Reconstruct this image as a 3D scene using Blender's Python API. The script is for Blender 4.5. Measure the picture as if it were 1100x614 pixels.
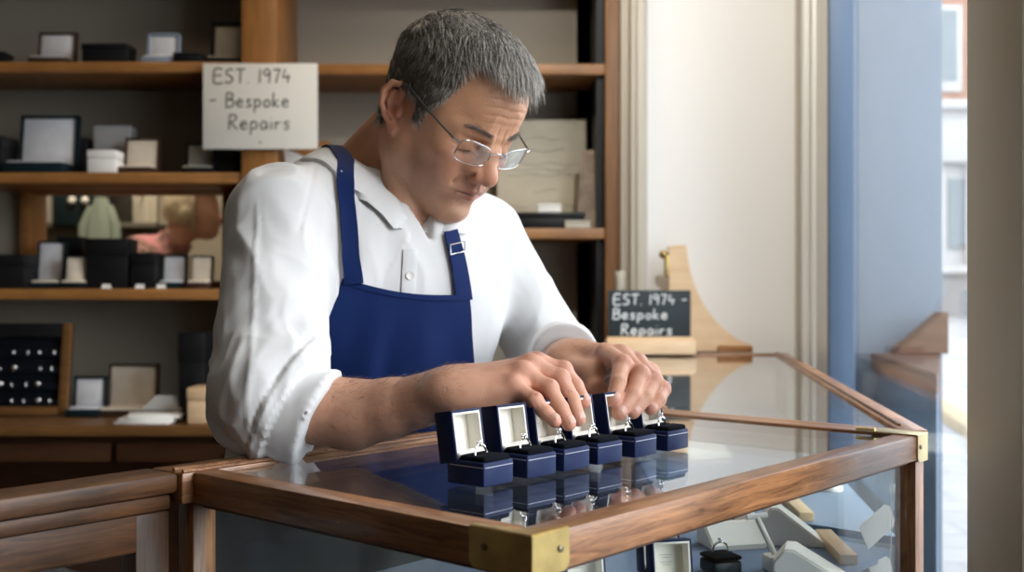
import bpy, bmesh, math, random
import numpy as np
from mathutils import Vector, Matrix, Euler
from mathutils.bvhtree import BVHTree
from mathutils import noise as mnoise

for _o in list(bpy.data.objects):
    bpy.data.objects.remove(_o, do_unlink=True)
random.seed(7)
SC = bpy.context.scene
COL = SC.collection

# ------------------------------------------------------------------ camera
EYE = Vector((0.0, 0.0, 1.18))
FPX = 1200.0                       # focal length in pixels of the 1100 x 614 frame
cam_d = bpy.data.cameras.new('camera')
cam = bpy.data.objects.new('camera', cam_d)
COL.objects.link(cam)
cam.location = EYE
cam.rotation_euler = (math.radians(90), 0, 0)
cam_d.sensor_width = 36.0
cam_d.lens = 36.0 * FPX / 1100.0
cam_d.clip_start = 0.05
cam_d.clip_end = 200
cam_d.dof.use_dof = True
cam_d.dof.focus_distance = 1.14
cam_d.dof.aperture_fstop = 5.6
SC.camera = cam

# ------------------------------------------------------------------ exposure, sky, lamps
SC.view_settings.view_transform = 'Standard'
SC.view_settings.look = 'None'
SC.view_settings.gamma = 1.0
SC.view_settings.use_curve_mapping = False
SC.view_settings.exposure = 0.14
SC.cycles.max_bounces = 10
SC.cycles.transparent_max_bounces = 24
SC.cycles.sample_clamp_indirect = 4.0

world = bpy.data.worlds.new('overcast_sky')
SC.world = world
world.use_nodes = True
wn = world.node_tree
wn.nodes.clear()
w_out = wn.nodes.new('ShaderNodeOutputWorld')
w_bg = wn.nodes.new('ShaderNodeBackground')
w_bg.inputs['Color'].default_value = (0.86, 0.93, 1.0, 1)
w_bg.inputs['Strength'].default_value = 4.1
wn.links.new(w_bg.outputs[0], w_out.inputs[0])


def area_lamp(name, loc, rot, sx, sy, power, col):
    d = bpy.data.lights.new(name, 'AREA')
    d.shape = 'RECTANGLE'
    d.size, d.size_y = sx, sy
    d.energy = power
    d.color = col
    o = bpy.data.objects.new(name, d)
    COL.objects.link(o)
    o.location = loc
    o.rotation_euler = rot
    return o


# soft daylight: hazy sun from the street side, high over the opposite roofs
sun_d = bpy.data.lights.new('hazy_sun', 'SUN')
sun_d.energy = 2.2
sun_d.angle = math.radians(40)
sun_d.color = (1.0, 0.985, 0.96)
sun = bpy.data.objects.new('hazy_sun', sun_d)
COL.objects.link(sun)
sun.rotation_euler = Vector((0.86, -0.40, 0.32)).to_track_quat('Z', 'Y').to_euler()

CEIL = 2.75
# warm ceiling panels of the shop: one over the shelves, one over the counter
area_lamp('ceiling_lamp_light', (-0.25, 2.35, CEIL - 0.05), (0, 0, 0), 0.6, 0.6, 9, (1.0, 0.80, 0.58))
area_lamp('ceiling_lamp_light', (0.0, 0.2, CEIL - 0.05), (0, 0, 0), 0.6, 0.6, 3, (1.0, 0.86, 0.70))


# ------------------------------------------------------------------ helpers
def P(px, py, Y):
    """World point seen at photo pixel (px, py) at depth Y."""
    return Vector(((px - 550.0) / FPX * Y, Y, EYE.z - (py - 307.0) / FPX * Y))


def G(px, py, z):
    """World point at height z seen at photo pixel (px, py)."""
    Y = (EYE.z - z) * FPX / (py - 307.0)
    return Vector(((px - 550.0) / FPX * Y, Y, z))


def tag(o, label=None, cat=None, group=None, kind=None):
    if label:
        o['label'] = label
    if cat:
        o['category'] = cat
    if group:
        o['group'] = group
    if kind:
        o['kind'] = kind
    return o


def empty(name, loc, rz=0.0, label=None, cat=None, group=None):
    o = bpy.data.objects.new(name, None)
    COL.objects.link(o)
    o.empty_display_size = 0.02
    o.location = loc
    o.rotation_euler = (0, 0, rz)
    return tag(o, label, cat, group)


class MB:
    """Collects shapes, then links them as one mesh object."""

    def __init__(self):
        self.bm = bmesh.new()
        self.mi = 0

    def _set(self, faces, smooth=False):
        for f in faces:
            f.material_index = self.mi
            f.smooth = smooth

    def box(self, c, s, bev=0.0, rot=None, seg=2):
        n0 = set(self.bm.faces)
        r = bmesh.ops.create_cube(self.bm, size=1.0)
        vs = r['verts']
        for v in vs:
            v.co = Vector((v.co.x * s[0], v.co.y * s[1], v.co.z * s[2]))
        if bev > 0:
            es = list({e for v in vs for e in v.link_edges})
            b = bmesh.ops.bevel(self.bm, geom=es, offset=bev, segments=seg, affect='EDGES', profile=0.5)
            vs = list({v for f in self.bm.faces if f not in n0 for v in f.verts})
        M = Matrix.Translation(Vector(c))
        if rot is not None:
            M = M @ rot.to_4x4()
        for v in vs:
            v.co = M @ v.co
        self._set([f for f in self.bm.faces if f not in n0], bev > 0)
        return self

    def prism(self, pts, y0, y1, bev=0.0, axis='Y'):
        """Outline pts (u, w) extruded from y0 to y1 along the axis."""
        n0 = set(self.bm.faces)
        def mk(p, t):
            if axis == 'Y':
                return (p[0], t, p[1])
            if axis == 'Z':
                return (p[0], p[1], t)
            return (t, p[0], p[1])
        a = [self.bm.verts.new(mk(p, y0)) for p in pts]
        b = [self.bm.verts.new(mk(p, y1)) for p in pts]
        n = len(pts)
        fs = [self.bm.faces.new(a), self.bm.faces.new(list(reversed(b)))]
        for i in range(n):
            j = (i + 1) % n
            fs.append(self.bm.faces.new((a[j], a[i], b[i], b[j])))
        bmesh.ops.recalc_face_normals(self.bm, faces=fs)
        if bev > 0:
            es = list({e for f in fs[:2] for e in f.edges})
            bmesh.ops.bevel(self.bm, geom=es, offset=bev, segments=2, affect='EDGES')
        self._set([f for f in self.bm.faces if f not in n0], False)
        return self

    def tube(self, pts, r, n=8, caps=True, closed=False):
        pts = [Vector(p) for p in pts]
        rs = r if isinstance(r, (list, tuple)) else [r] * len(pts)
        m = len(pts)
        n0 = set(self.bm.faces)
        rings = []
        up = None
        for i, p in enumerate(pts):
            if closed:
                t = (pts[(i + 1) % m] - pts[i - 1]).normalized()
            else:
                t = (pts[min(i + 1, m - 1)] - pts[max(i - 1, 0)]).normalized()
            if up is None:
                up = t.orthogonal().normalized()
            else:
                up = (up - t * up.dot(t))
                up = up.normalized() if up.length > 1e-6 else t.orthogonal().normalized()
            s = t.cross(up)
            rings.append([self.bm.verts.new(p + (up * math.cos(2 * math.pi * k / n) + s * math.sin(2 * math.pi * k / n)) * rs[i]) for k in range(n)])
        for i in range(m if closed else m - 1):
            A, B = rings[i], rings[(i + 1) % m]
            for k in range(n):
                self.bm.faces.new((A[k], A[(k + 1) % n], B[(k + 1) % n], B[k]))
        if caps and not closed:
            self.bm.faces.new(list(reversed(rings[0])))
            self.bm.faces.new(rings[-1])
        self._set([f for f in self.bm.faces if f not in n0], True)
        return self

    def lathe(self, prof, c=(0, 0, 0), n=24):
        """prof: list of (r, z)."""
        n0 = set(self.bm.faces)
        rings = []
        for (r, z) in prof:
            rings.append([self.bm.verts.new((c[0] + r * math.cos(2 * math.pi * k / n), c[1] + r * math.sin(2 * math.pi * k / n), c[2] + z)) for k in range(n)])
        for A, B in zip(rings[:-1], rings[1:]):
            for k in range(n):
                self.bm.faces.new((A[k], A[(k + 1) % n], B[(k + 1) % n], B[k]))
        self.bm.faces.new(list(reversed(rings[0])))
        self.bm.faces.new(rings[-1])
        self._set([f for f in self.bm.faces if f not in n0], True)
        return self

    def sphere(self, c, r, seg=12):
        n0 = set(self.bm.faces)
        res = bmesh.ops.create_uvsphere(self.bm, u_segments=seg, v_segments=max(6, seg // 2 + 2), radius=1.0)
        rr = r if isinstance(r, (tuple, list, Vector)) else (r, r, r)
        for v in res['verts']:
            v.co = Vector((v.co.x * rr[0] + c[0], v.co.y * rr[1] + c[1], v.co.z * rr[2] + c[2]))
        self._set([f for f in self.bm.faces if f not in n0], True)
        return self

    def xf(self, M):
        bmesh.ops.transform(self.bm, matrix=M, verts=self.bm.verts)
        return self

    def build(self, name, mats, parent=None, loc=None, rot=None, auto=True):
        me = bpy.data.meshes.new(name)
        bmesh.ops.recalc_face_normals(self.bm, faces=self.bm.faces)
        self.bm.to_mesh(me)
        self.bm.free()
        for m in (mats if isinstance(mats, (list, tuple)) else [mats]):
            me.materials.append(m)
        if auto:
            try:
                me.set_sharp_from_angle(angle=math.radians(38))
            except Exception:
                pass
        o = bpy.data.objects.new(name, me)
        COL.objects.link(o)
        if parent is not None:
            o.parent = parent
        if loc is not None:
            o.location = loc
        if rot is not None:
            o.rotation_euler = rot
        return o


def np_mesh(name, verts, faces, mats, parent=None, smooth=True):
    me = bpy.data.meshes.new(name)
    me.from_pydata([tuple(v) for v in verts], [], [tuple(f) for f in faces])
    for m in (mats if isinstance(mats, (list, tuple)) else [mats]):
        me.materials.append(m)
    if smooth:
        me.polygons.foreach_set('use_smooth', [True] * len(me.polygons))
    me.update()
    o = bpy.data.objects.new(name, me)
    COL.objects.link(o)
    if parent is not None:
        o.parent = parent
    return o


def bar(name, p0, p1, w, h, mat, parent=None, bev=0.0015, top=True, ext=0.0, extra=None):
    """A horizontal or upright timber from p0 to p1 with its own long axis X; w across, h high.
    For horizontal bars p0/p1 lie on the top centre line."""
    p0, p1 = Vector(p0), Vector(p1)
    d = p1 - p0
    L = d.length
    x = d.normalized()
    if abs(x.z) > 0.9:
        y = Vector((0, 1, 0)) if extra is None else extra
        y = (y - x * y.dot(x)).normalized()
        z = x.cross(y)
    else:
        z = Vector((0, 0, 1))
        y = z.cross(x).normalized()
        z = x.cross(y)
    M = Matrix((x, y, z)).transposed().to_4x4()
    M.translation = p0
    mb = MB()
    off = -h / 2 if (top and abs(x.z) < 0.9) else 0.0
    mb.box((L / 2, 0, off), (L + 2 * ext, w, h), bev)
    o = mb.build(name, mat)
    o.matrix_basis = M
    if parent is not None:
        into(o, parent)
    return o


def wm(o):
    return o.matrix_basis if o.parent is None else wm(o.parent) @ o.matrix_parent_inverse @ o.matrix_basis


def into(o, parent):
    """Parent an object placed in world coordinates under another, keeping it in place."""
    o.parent = parent
    o.matrix_parent_inverse = wm(parent).inverted()
    return o


def copy_tree(o, parent=None):
    c = o.copy()
    COL.objects.link(c)
    if parent is not None:
        c.parent = parent
    for ch in [x for x in KIDS.get(o.name, [])]:
        copy_tree(ch, c)
    return c


KIDS = {}


def remember(root):
    """Note the children of a finished thing so that it can be copied without searching the scene."""
    for o in list(COL.objects):
        if o.parent is not None:
            lst = KIDS.setdefault(o.parent.name, [])
            if o not in lst:
                lst.append(o)


# ------------------------------------------------------------------ materials
def mat_new(name):
    m = bpy.data.materials.new(name)
    m.use_nodes = True
    nt = m.node_tree
    nt.nodes.clear()
    out = nt.nodes.new('ShaderNodeOutputMaterial')
    return m, nt, out


def plain(name, col, rough=0.5, metal=0.0, bump=0.0, bscale=200.0, vary=0.0, vscale=8.0, sheen=0.0, spec=0.5, sss=0.0, attr=None, emit=0.0):
    m, nt, out = mat_new(name)
    b = nt.nodes.new('ShaderNodeBsdfPrincipled')
    nt.links.new(b.outputs[0], out.inputs[0])
    b.inputs['Base Color'].default_value = (*col, 1)
    b.inputs['Roughness'].default_value = rough
    b.inputs['Metallic'].default_value = metal
    b.inputs['Specular IOR Level'].default_value = spec
    if sheen:
        b.inputs['Sheen Weight'].default_value = sheen
    if sss:
        b.inputs['Subsurface Weight'].default_value = sss
        b.inputs['Subsurface Radius'].default_value = (0.010, 0.004, 0.002)
        b.inputs['Subsurface Scale'].default_value = 1.0
    if emit:
        b.inputs['Emission Color'].default_value = (*col, 1)
        b.inputs['Emission Strength'].default_value = emit
    tc = nt.nodes.new('ShaderNodeTexCoord')
    src = None
    if attr:
        a = nt.nodes.new('ShaderNodeAttribute')
        a.attribute_name = attr
        src = a.outputs['Color']
        nt.links.new(src, b.inputs['Base Color'])
    if vary:
        n = nt.nodes.new('ShaderNodeTexNoise')
        n.inputs['Scale'].default_value = vscale
        n.inputs['Detail'].default_value = 4
        nt.links.new(tc.outputs['Object'], n.inputs['Vector'])
        r = nt.nodes.new('ShaderNodeMapRange')
        r.inputs['From Min'].default_value = 0.3
        r.inputs['From Max'].default_value = 0.7
        r.inputs['To Min'].default_value = 1 - vary
        r.inputs['To Max'].default_value = 1 + vary
        nt.links.new(n.outputs['Fac'], r.inputs['Value'])
        mx = nt.nodes.new('ShaderNodeVectorMath')
        mx.operation = 'SCALE'
        if src is not None:
            nt.links.new(src, mx.inputs[0])
        else:
            mx.inputs[0].default_value = col
        nt.links.new(r.outputs[0], mx.inputs['Scale'])
        nt.links.new(mx.outputs[0], b.inputs['Base Color'])
    if bump:
        n = nt.nodes.new('ShaderNodeTexNoise')
        n.inputs['Scale'].default_value = bscale
        n.inputs['Detail'].default_value = 3
        nt.links.new(tc.outputs['Object'], n.inputs['Vector'])
        bp = nt.nodes.new('ShaderNodeBump')
        bp.inputs['Strength'].default_value = bump
        bp.inputs['Distance'].default_value = 0.002
        nt.links.new(n.outputs['Fac'], bp.inputs['Height'])
        nt.links.new(bp.outputs[0], b.inputs['Normal'])
    return m


def wood(name, dark, light, rough=0.35, stretch=(1.5, 26, 26), spots=0.0, coat=0.0, scale=1.0, dist=1.2):
    """Timber with its grain along the object's X axis."""
    m, nt, out = mat_new(name)
    b = nt.nodes.new('ShaderNodeBsdfPrincipled')
    nt.links.new(b.outputs[0], out.inputs[0])
    tc = nt.nodes.new('ShaderNodeTexCoord')
    mp = nt.nodes.new('ShaderNodeMapping')
    mp.inputs['Scale'].default_value = tuple(s * scale for s in stretch)
    nt.links.new(tc.outputs['Object'], mp.inputs['Vector'])
    n = nt.nodes.new('ShaderNodeTexNoise')
    n.inputs['Scale'].default_value = 2.2
    n.inputs['Detail'].default_value = 8
    n.inputs['Roughness'].default_value = 0.65
    n.inputs['Distortion'].default_value = dist
    nt.links.new(mp.outputs[0], n.inputs['Vector'])
    cr = nt.nodes.new('ShaderNodeValToRGB')
    cr.color_ramp.elements[0].position = 0.30
    cr.color_ramp.elements[0].color = (*dark, 1)
    cr.color_ramp.elements[1].position = 0.68
    cr.color_ramp.elements[1].color = (*light, 1)
    nt.links.new(n.outputs['Fac'], cr.inputs[0])
    n2 = nt.nodes.new('ShaderNodeTexNoise')
    n2.inputs['Scale'].default_value = 9.0
    n2.inputs['Detail'].default_value = 5
    nt.links.new(tc.outputs['Object'], n2.inputs['Vector'])
    mr = nt.nodes.new('ShaderNodeMapRange')
    mr.inputs['From Min'].default_value = 0.32
    mr.inputs['From Max'].default_value = 0.62
    mr.inputs['To Min'].default_value = 1.0 - spots
    mr.inputs['To Max'].default_value = 1.06
    nt.links.new(n2.outputs['Fac'], mr.inputs['Value'])
    mx = nt.nodes.new('ShaderNodeVectorMath')
    mx.operation = 'SCALE'
    nt.links.new(cr.outputs[0], mx.inputs[0])
    nt.links.new(mr.outputs[0], mx.inputs['Scale'])
    nt.links.new(mx.outputs[0], b.inputs['Base Color'])
    b.inputs['Roughness'].default_value = rough
    b.inputs['Coat Weight'].default_value = coat
    b.inputs['Coat Roughness'].default_value = 0.2
    bp = nt.nodes.new('ShaderNodeBump')
    bp.inputs['Strength'].default_value = 0.25
    bp.inputs['Distance'].default_value = 0.001
    nt.links.new(n.outputs['Fac'], bp.inputs['Height'])
    nt.links.new(bp.outputs[0], b.inputs['Normal'])
    return m


def glass(name, tint=(0.97, 0.99, 0.985), refl=1.0, base=0.04):
    """Clear sheet glass: mirror by Fresnel (Schlick), the rest straight through."""
    m, nt, out = mat_new(name)
    tr = nt.nodes.new('ShaderNodeBsdfTransparent')
    tr.inputs[0].default_value = (*tint, 1)
    gl = nt.nodes.new('ShaderNodeBsdfGlossy')
    gl.inputs['Roughness'].default_value = 0.0
    gl.inputs['Color'].default_value = (0.97, 0.985, 1.0, 1)
    lw = nt.nodes.new('ShaderNodeLayerWeight')
    lw.inputs['Blend'].default_value = 0.5
    pw = nt.nodes.new('ShaderNodeMath')
    pw.operation = 'POWER'
    pw.inputs[1].default_value = 5.0
    nt.links.new(lw.outputs['Facing'], pw.inputs[0])
    ma = nt.nodes.new('ShaderNodeMath')
    ma.operation = 'MULTIPLY_ADD'
    ma.inputs[1].default_value = (1 - base) * refl
    ma.inputs[2].default_value = base * refl
    nt.links.new(pw.outputs[0], ma.inputs[0])
    mix = nt.nodes.new('ShaderNodeMixShader')
    nt.links.new(ma.outputs[0], mix.inputs[0])
    nt.links.new(tr.outputs[0], mix.inputs[1])
    nt.links.new(gl.outputs[0], mix.inputs[2])
    nt.links.new(mix.outputs[0], out.inputs[0])
    return m


M = {}
M['wall_cream'] = plain('cream plaster', (0.33, 0.295, 0.235), 0.85, vary=0.05, vscale=2.0)
M['wall_dim'] = plain('brown grey wall paint', (0.14, 0.125, 0.105), 0.8)
M['wall_white'] = plain('white painted plaster', (0.88, 0.88, 0.865), 0.6, bump=0.05, bscale=60)
M['ceiling'] = plain('ceiling paint', (0.42, 0.40, 0.36), 0.9)
M['floor'] = wood('dark floorboards', (0.05, 0.03, 0.02), (0.12, 0.07, 0.04), 0.4)
M['trim_beige'] = plain('beige gloss paint', (0.50, 0.46, 0.38), 0.45)
M['trim_white'] = plain('off white gloss paint', (0.74, 0.74, 0.70), 0.4)
M['frame_olive'] = plain('olive grey frame paint', (0.42, 0.39, 0.30), 0.5, bump=0.05, bscale=80)
M['oak_case'] = wood('aged oak', (0.11, 0.036, 0.010), (0.46, 0.21, 0.080), 0.36, stretch=(5, 70, 70), spots=0.38, coat=0.25)
M['oak_old'] = wood('worn brown oak', (0.032, 0.012, 0.004), (0.17, 0.070, 0.023), 0.45, stretch=(4, 60, 60), spots=0.65, coat=0.1)
M['oak_shelf'] = wood('shelf oak', (0.19, 0.075, 0.018), (0.33, 0.15, 0.04), 0.45, spots=0.15)
M['oak_desk'] = wood('desk oak', (0.10, 0.045, 0.014), (0.20, 0.095, 0.03), 0.35, spots=0.2)
M['oak_dark'] = wood('dark stained oak', (0.035, 0.014, 0.006), (0.085, 0.034, 0.014), 0.4)
M['pine'] = wood('pale beech', (0.66, 0.44, 0.25), (0.80, 0.60, 0.38), 0.45, stretch=(1.2, 14, 14))
M['glass'] = glass('case glass', refl=1.15)
M['side_glass'] = glass('case side glass', refl=0.45)
M['window_glass'] = glass('window glass', tint=(0.985, 0.99, 1.0), refl=0.35)
M['brass'] = plain('aged brass', (0.52, 0.385, 0.15), 0.34, 1.0, vary=0.25, vscale=30)
M['brass_worn'] = plain('worn pale brass', (0.66, 0.55, 0.30), 0.33, 1.0, vary=0.15, vscale=40)
M['screw'] = plain('dull screw metal', (0.20, 0.17, 0.11), 0.4, 1.0)
M['navy_box'] = plain('navy leatherette', (0.008, 0.018, 0.070), 0.5, bump=0.12, bscale=900, spec=0.22)
M['velvet'] = plain('black velvet', (0.003, 0.004, 0.007), 0.95, spec=0.1)
M['satin'] = plain('cream satin lining', (0.82, 0.79, 0.71), 0.5, bump=0.05, bscale=300, sheen=0.2)
M['silver'] = plain('polished white gold', (0.88, 0.86, 0.84), 0.12, 1.0)
M['gold_line'] = plain('silver foil line', (0.6, 0.62, 0.7), 0.4, 0.6)
M['cloth_blue'] = plain('blue display cloth', (0.075, 0.14, 0.26), 0.9, bump=0.3, bscale=500, sheen=0.3)
M['resin_white'] = plain('white leatherette display', (0.88, 0.86, 0.80), 0.5)
M['black_case'] = plain('black leatherette', (0.005, 0.0055, 0.0065), 0.5, spec=0.3)
M['teal_case'] = plain('dark teal leatherette', (0.005, 0.015, 0.019), 0.45, spec=0.3)
M['brown_case'] = plain('dark brown leatherette', (0.045, 0.022, 0.013), 0.45)
M['blue_case'] = plain('pale blue leatherette', (0.22, 0.27, 0.34), 0.5)
M['white_card'] = plain('white card', (0.80, 0.79, 0.75), 0.7)
M['grey_card'] = plain('grey card', (0.42, 0.42, 0.42), 0.7)
M['lining_grey'] = plain('grey white lining', (0.62, 0.63, 0.66), 0.7, vary=0.08, vscale=25)
M['lining_cream'] = plain('cream lining', (0.74, 0.66, 0.54), 0.7, vary=0.08, vscale=25)
M['lining_beige'] = plain('beige lining', (0.50, 0.46, 0.38), 0.7)
M['ink'] = plain('black marker ink', (0.03, 0.035, 0.03), 0.6)
M['chalk'] = plain('white chalk', (0.80, 0.82, 0.82), 0.9)
M['board_black'] = plain('chalkboard slate', (0.012, 0.022, 0.028), 0.6, vary=0.2, vscale=12)
M['sign_card'] = plain('off white sign card', (0.70, 0.68, 0.62), 0.75, vary=0.03, vscale=6)
M['blue_paint'] = plain('grey blue shopfront paint', (0.082, 0.118, 0.165), 0.6, vary=0.04, vscale=3)
M['blue_frame'] = plain('deeper grey blue frame paint', (0.06, 0.10, 0.16), 0.5)
M['brick'] = None

# ------------------------------------------------------------------ the setting
def xw(Y):
    """Inner face of the shop window wall."""
    return 0.378 + 0.138 * Y


WA = Vector((xw(3.12), 3.12, 0))
WB = Vector((xw(1.15), 1.15, 0))
WC = Vector((1.12, -0.22, 0))
XL, YF, YB = -2.6, -2.6, 3.45


def struct(o):
    return tag(o, kind='structure')


def poly_slab(name, pts, z0, z1, mat):
    return struct(MB().prism(pts, z0, z1, axis='Z').build(name, mat))


room_pts = [(XL, YF), (WC.x, YF), (WC.x, WC.y), (WB.x, WB.y), (WA.x + 0.06, 3.5), (XL, 3.5)]
poly_slab('floor', room_pts, -0.06, 0.0, M['floor'])
poly_slab('ceiling', room_pts, CEIL, CEIL + 0.08, M['ceiling'])


def wall(name, c, s, mat):
    return struct(MB().box(c, s).build(name, mat))


wall('wall_left', (XL - 0.05, 1.2, CEIL / 2), (0.1, 7.8, CEIL), M['wall_dim'])
wall('wall_front', (-0.35, YF - 0.05, CEIL / 2), (4.5, 0.1, CEIL), M['wall_dim'])

# back wall behind the shelving, with a serving hatch to the back room
hx0, hx1 = P(30, 200, YB).x, P(246, 200, YB).x
hz1, hz0 = 1.478, 1.185
wb = MB()
xr = 0.40
wb.box(((XL + hx0) / 2, YB + 0.05, CEIL / 2), (hx0 - XL, 0.1, CEIL))
wb.box(((hx1 + xr) / 2, YB + 0.05, CEIL / 2), (xr - hx1, 0.1, CEIL))
wb.box(((hx0 + hx1) / 2, YB + 0.05, (hz1 + CEIL) / 2), (hx1 - hx0, 0.1, CEIL - hz1))
wb.box(((hx0 + hx1) / 2, YB + 0.05, hz0 / 2), (hx1 - hx0, 0.1, hz0))
struct(wb.build('wall_back', M['wall_cream']))
hf = MB()
for x in (hx0, hx1):
    hf.box((x, YB + 0.04, (hz0 + hz1) / 2), (0.028, 0.14, hz1 - hz0 + 0.03), 0.003)
hf.box(((hx0 + hx1) / 2, YB + 0.04, hz1), (hx1 - hx0, 0.14, 0.022), 0.003)
hf.box(((hx0 + hx1) / 2, YB + 0.04, hz0), (hx1 - hx0, 0.14, 0.022), 0.003)
struct(hf.build('trim_1', M['oak_shelf']))

# white pier between the shelving and the window
px0 = P(695, 0, 3.12).x
struct(MB().prism([(px0, 3.12), (WA.x + 0.02, 3.12), (WA.x + 0.06, 3.55), (px0, 3.55)], 0, CEIL, axis='Z').build('wall_right', M['wall_white']))
# beige pilaster at the end of the shelving
tb = MB()
xa, xb = P(677, 0, 3.08).x, P(695, 0, 3.08).x
tb.box(((xa + xb) / 2, 3.10, CEIL / 2), (xb - xa, 0.06, CEIL), 0.004)
tb.box(((xa + xb) / 2 + 0.004, 3.066, CEIL / 2), ((xb - xa) * 0.5, 0.012, CEIL), 0.003)
tb.box(((xa + 0.31) / 2 + 0.01, 3.28, CEIL / 2), (0.05, 0.34, CEIL), 0.002)
struct(tb.build('trim_2', M['trim_beige']))

# moulded window surround between the pier and the glass
wdir = (WB - WA).normalized()          # along the window wall, towards the camera
wnor = Vector((wdir.y, -wdir.x, 0))
if wnor.x < 0:
    wnor = -wnor                       # points outdoors
Rw = Matrix((wdir, wnor, Vector((0, 0, 1)))).transposed()


def wbox(mb, s0, s1, n0, n1, z0, z1, bev=0.0, A=WA):
    """Box in window-wall coordinates: along, outward, up."""
    c = A + wdir * (s0 + s1) / 2 + wnor * (n0 + n1) / 2 + Vector((0, 0, (z0 + z1) / 2))
    mb.box(c, (s1 - s0, n1 - n0, z1 - z0), bev, rot=Rw)


SILL, HEAD = 0.42, 2.42
sm = MB()
wbox(sm, -0.02, 0.075, -0.018, 0.05, 0, CEIL, 0.006)
struct(sm.build('trim_3', M['trim_beige']))
sm = MB()
wbox(sm, 0.075, 0.16, -0.004, 0.05, 0, CEIL, 0.004)
wbox(sm, 0.16, 0.20, -0.022, 0.05, 0, CEIL, 0.008)
wbox(sm, 0.29, 0.31, -0.012, 0.05, 0, CEIL, 0.004)
wbox(sm, 0.20, 0.50, 0.0, 0.05, 0, CEIL, 0.003)
struct(sm.build('trim_4', M['trim_white']))

Lw = (WB - WA).length
S_G0, S_G1 = 0.50, (WA.y - 1.29) / abs(wdir.y)     # the glass runs from here to the near stile


def window(name, A, d, s0, s1, frame_mat, near_stile):
    n = Vector((d.y, -d.x, 0))
    if n.x < 0:
        n = -n
    R = Matrix((d, n, Vector((0, 0, 1)))).transposed()

    def b(mb, a0, a1, n0, n1, z0, z1, bev=0.0):
        c = A + d * (a0 + a1) / 2 + n * (n0 + n1) / 2 + Vector((0, 0, (z0 + z1) / 2))
        mb.box(c, (a1 - a0, n1 - n0, z1 - z0), bev, rot=R)
    root = struct(empty(name, (A.x, A.y, 0)))
    mb = MB()
    b(mb, s0, s0 + 0.03, 0.0, 0.06, SILL, HEAD, 0.004)
    b(mb, s0, s1, 0.0, 0.06, HEAD - 0.03, HEAD, 0.004)
    into(mb.build('window_frame', M['blue_frame'] if near_stile else frame_mat), root)
    mb = MB()
    b(mb, s0, s1, -0.01, 0.09, SILL - 0.05, SILL, 0.006)
    into(mb.build('window_sill', M['trim_white']), root)
    mb = MB()
    b(mb, s0 + 0.02, s1, 0.028, 0.034, SILL, HEAD)
    into(mb.build('window_glass', M['window_glass']), root)
    # masonry under and over the glass
    mb = MB()
    b(mb, s0, s1, 0.0, 0.12, 0.0, SILL - 0.05)
    b(mb, s0, s1, 0.0, 0.12, HEAD, CEIL)
    return mb.build('wall_window_side', M['wall_white'])


struct(window('window_1', WA, wdir, S_G0, S_G1, M['blue_paint'], True))
# near stile of the shopfront, where it turns the corner
ns = MB()
wbox(ns, S_G1, Lw + 0.06, -0.03, 0.12, 0, CEIL, 0.004)
struct(ns.build('trim_5', M['frame_olive']))
d2 = (WC - WB).normalized()
struct(window('window_added', WB, d2, 0.10, (WC - WB).length, M['frame_olive'], False))  # unseen window, added for more daylight from the right front
wall('wall_right_rear', (WC.x + 0.05, (YF + WC.y) / 2, CEIL / 2), (0.1, WC.y - YF, CEIL), M['wall_dim'])

# ceiling spot added out of view to brighten the white pier
def spotlight(loc, aim, power, label, ang=70, col=(1.0, 0.96, 0.90)):
    loc, aim = Vector(loc), Vector(aim)
    d = bpy.data.lights.new('added_spot_beam', 'SPOT')
    d.energy = power
    d.color = col
    d.spot_size = math.radians(ang)
    d.spot_blend = 0.9
    d.shadow_soft_size = 0.05
    o = bpy.data.objects.new('added_spot_beam', d)
    COL.objects.link(o)
    q = (aim - loc).normalized().to_track_quat('-Z', 'Y')
    o.location = loc
    o.rotation_euler = q.to_euler()
    root = empty('added_spotlight', loc, label=label, cat='spotlight')
    Mx = q.to_matrix().to_4x4()
    MB().lathe([(0.02, 0.12), (0.045, 0.10), (0.055, 0.01), (0.050, 0.01), (0.040, 0.09)], n=20).xf(Mx).build('lamp_head', M['black_case'], root)
    MB().tube([Mx @ Vector((0, 0, 0.11)), Vector((0, 0, CEIL - loc.z))], 0.008, 8).build('stem', M['black_case'], root)


spotlight((0.42, 1.35, 2.60), (0.55, 3.12, 1.55), 72, 'black ceiling spotlight added out of view to brighten the white pier')

# ------------------------------------------------------------------ outdoors
def ground_z(Y):
    return -0.02 + 0.029 * max(0.0, Y - 1.0)


gm, nt, out = mat_new('pale paving slabs')
b = nt.nodes.new('ShaderNodeBsdfPrincipled')
nt.links.new(b.outputs[0], out.inputs[0])
tc = nt.nodes.new('ShaderNodeTexCoord')
br = nt.nodes.new('ShaderNodeTexBrick')
br.inputs['Scale'].default_value = 1.1
br.inputs['Color1'].default_value = (0.25, 0.25, 0.255, 1)
br.inputs['Color2'].default_value = (0.29, 0.29, 0.295, 1)
br.inputs['Mortar'].default_value = (0.19, 0.19, 0.19, 1)
br.inputs['Mortar Size'].default_value = 0.012
nt.links.new(tc.outputs['Object'], br.inputs['Vector'])
nt.links.new(br.outputs['Color'], b.inputs['Base Color'])
b.inputs['Roughness'].default_value = 0.7
M['paving'] = gm
bm = MB()
vs = [(0.0, -8, -0.05), (0.0, 1.0, -0.05), (0.9, 60, ground_z(60)), (60, 60, ground_z(60)), (60, 1.0, -0.05), (60, -8, -0.05)]
V = [bm.bm.verts.new(v) for v in vs]
bm.bm.faces.new((V[0], V[1], V[4], V[5]))
bm.bm.faces.new((V[1], V[2], V[3], V[4]))
pv = struct(bm.build('pavement', M['paving']))
kerb_mat = plain('sandstone kerb', (0.33, 0.26, 0.16), 0.8)
kd = Vector((0.164, 0.986, 0)).normalized()
k0 = Vector((3.30, 8.4, 0))
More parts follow.
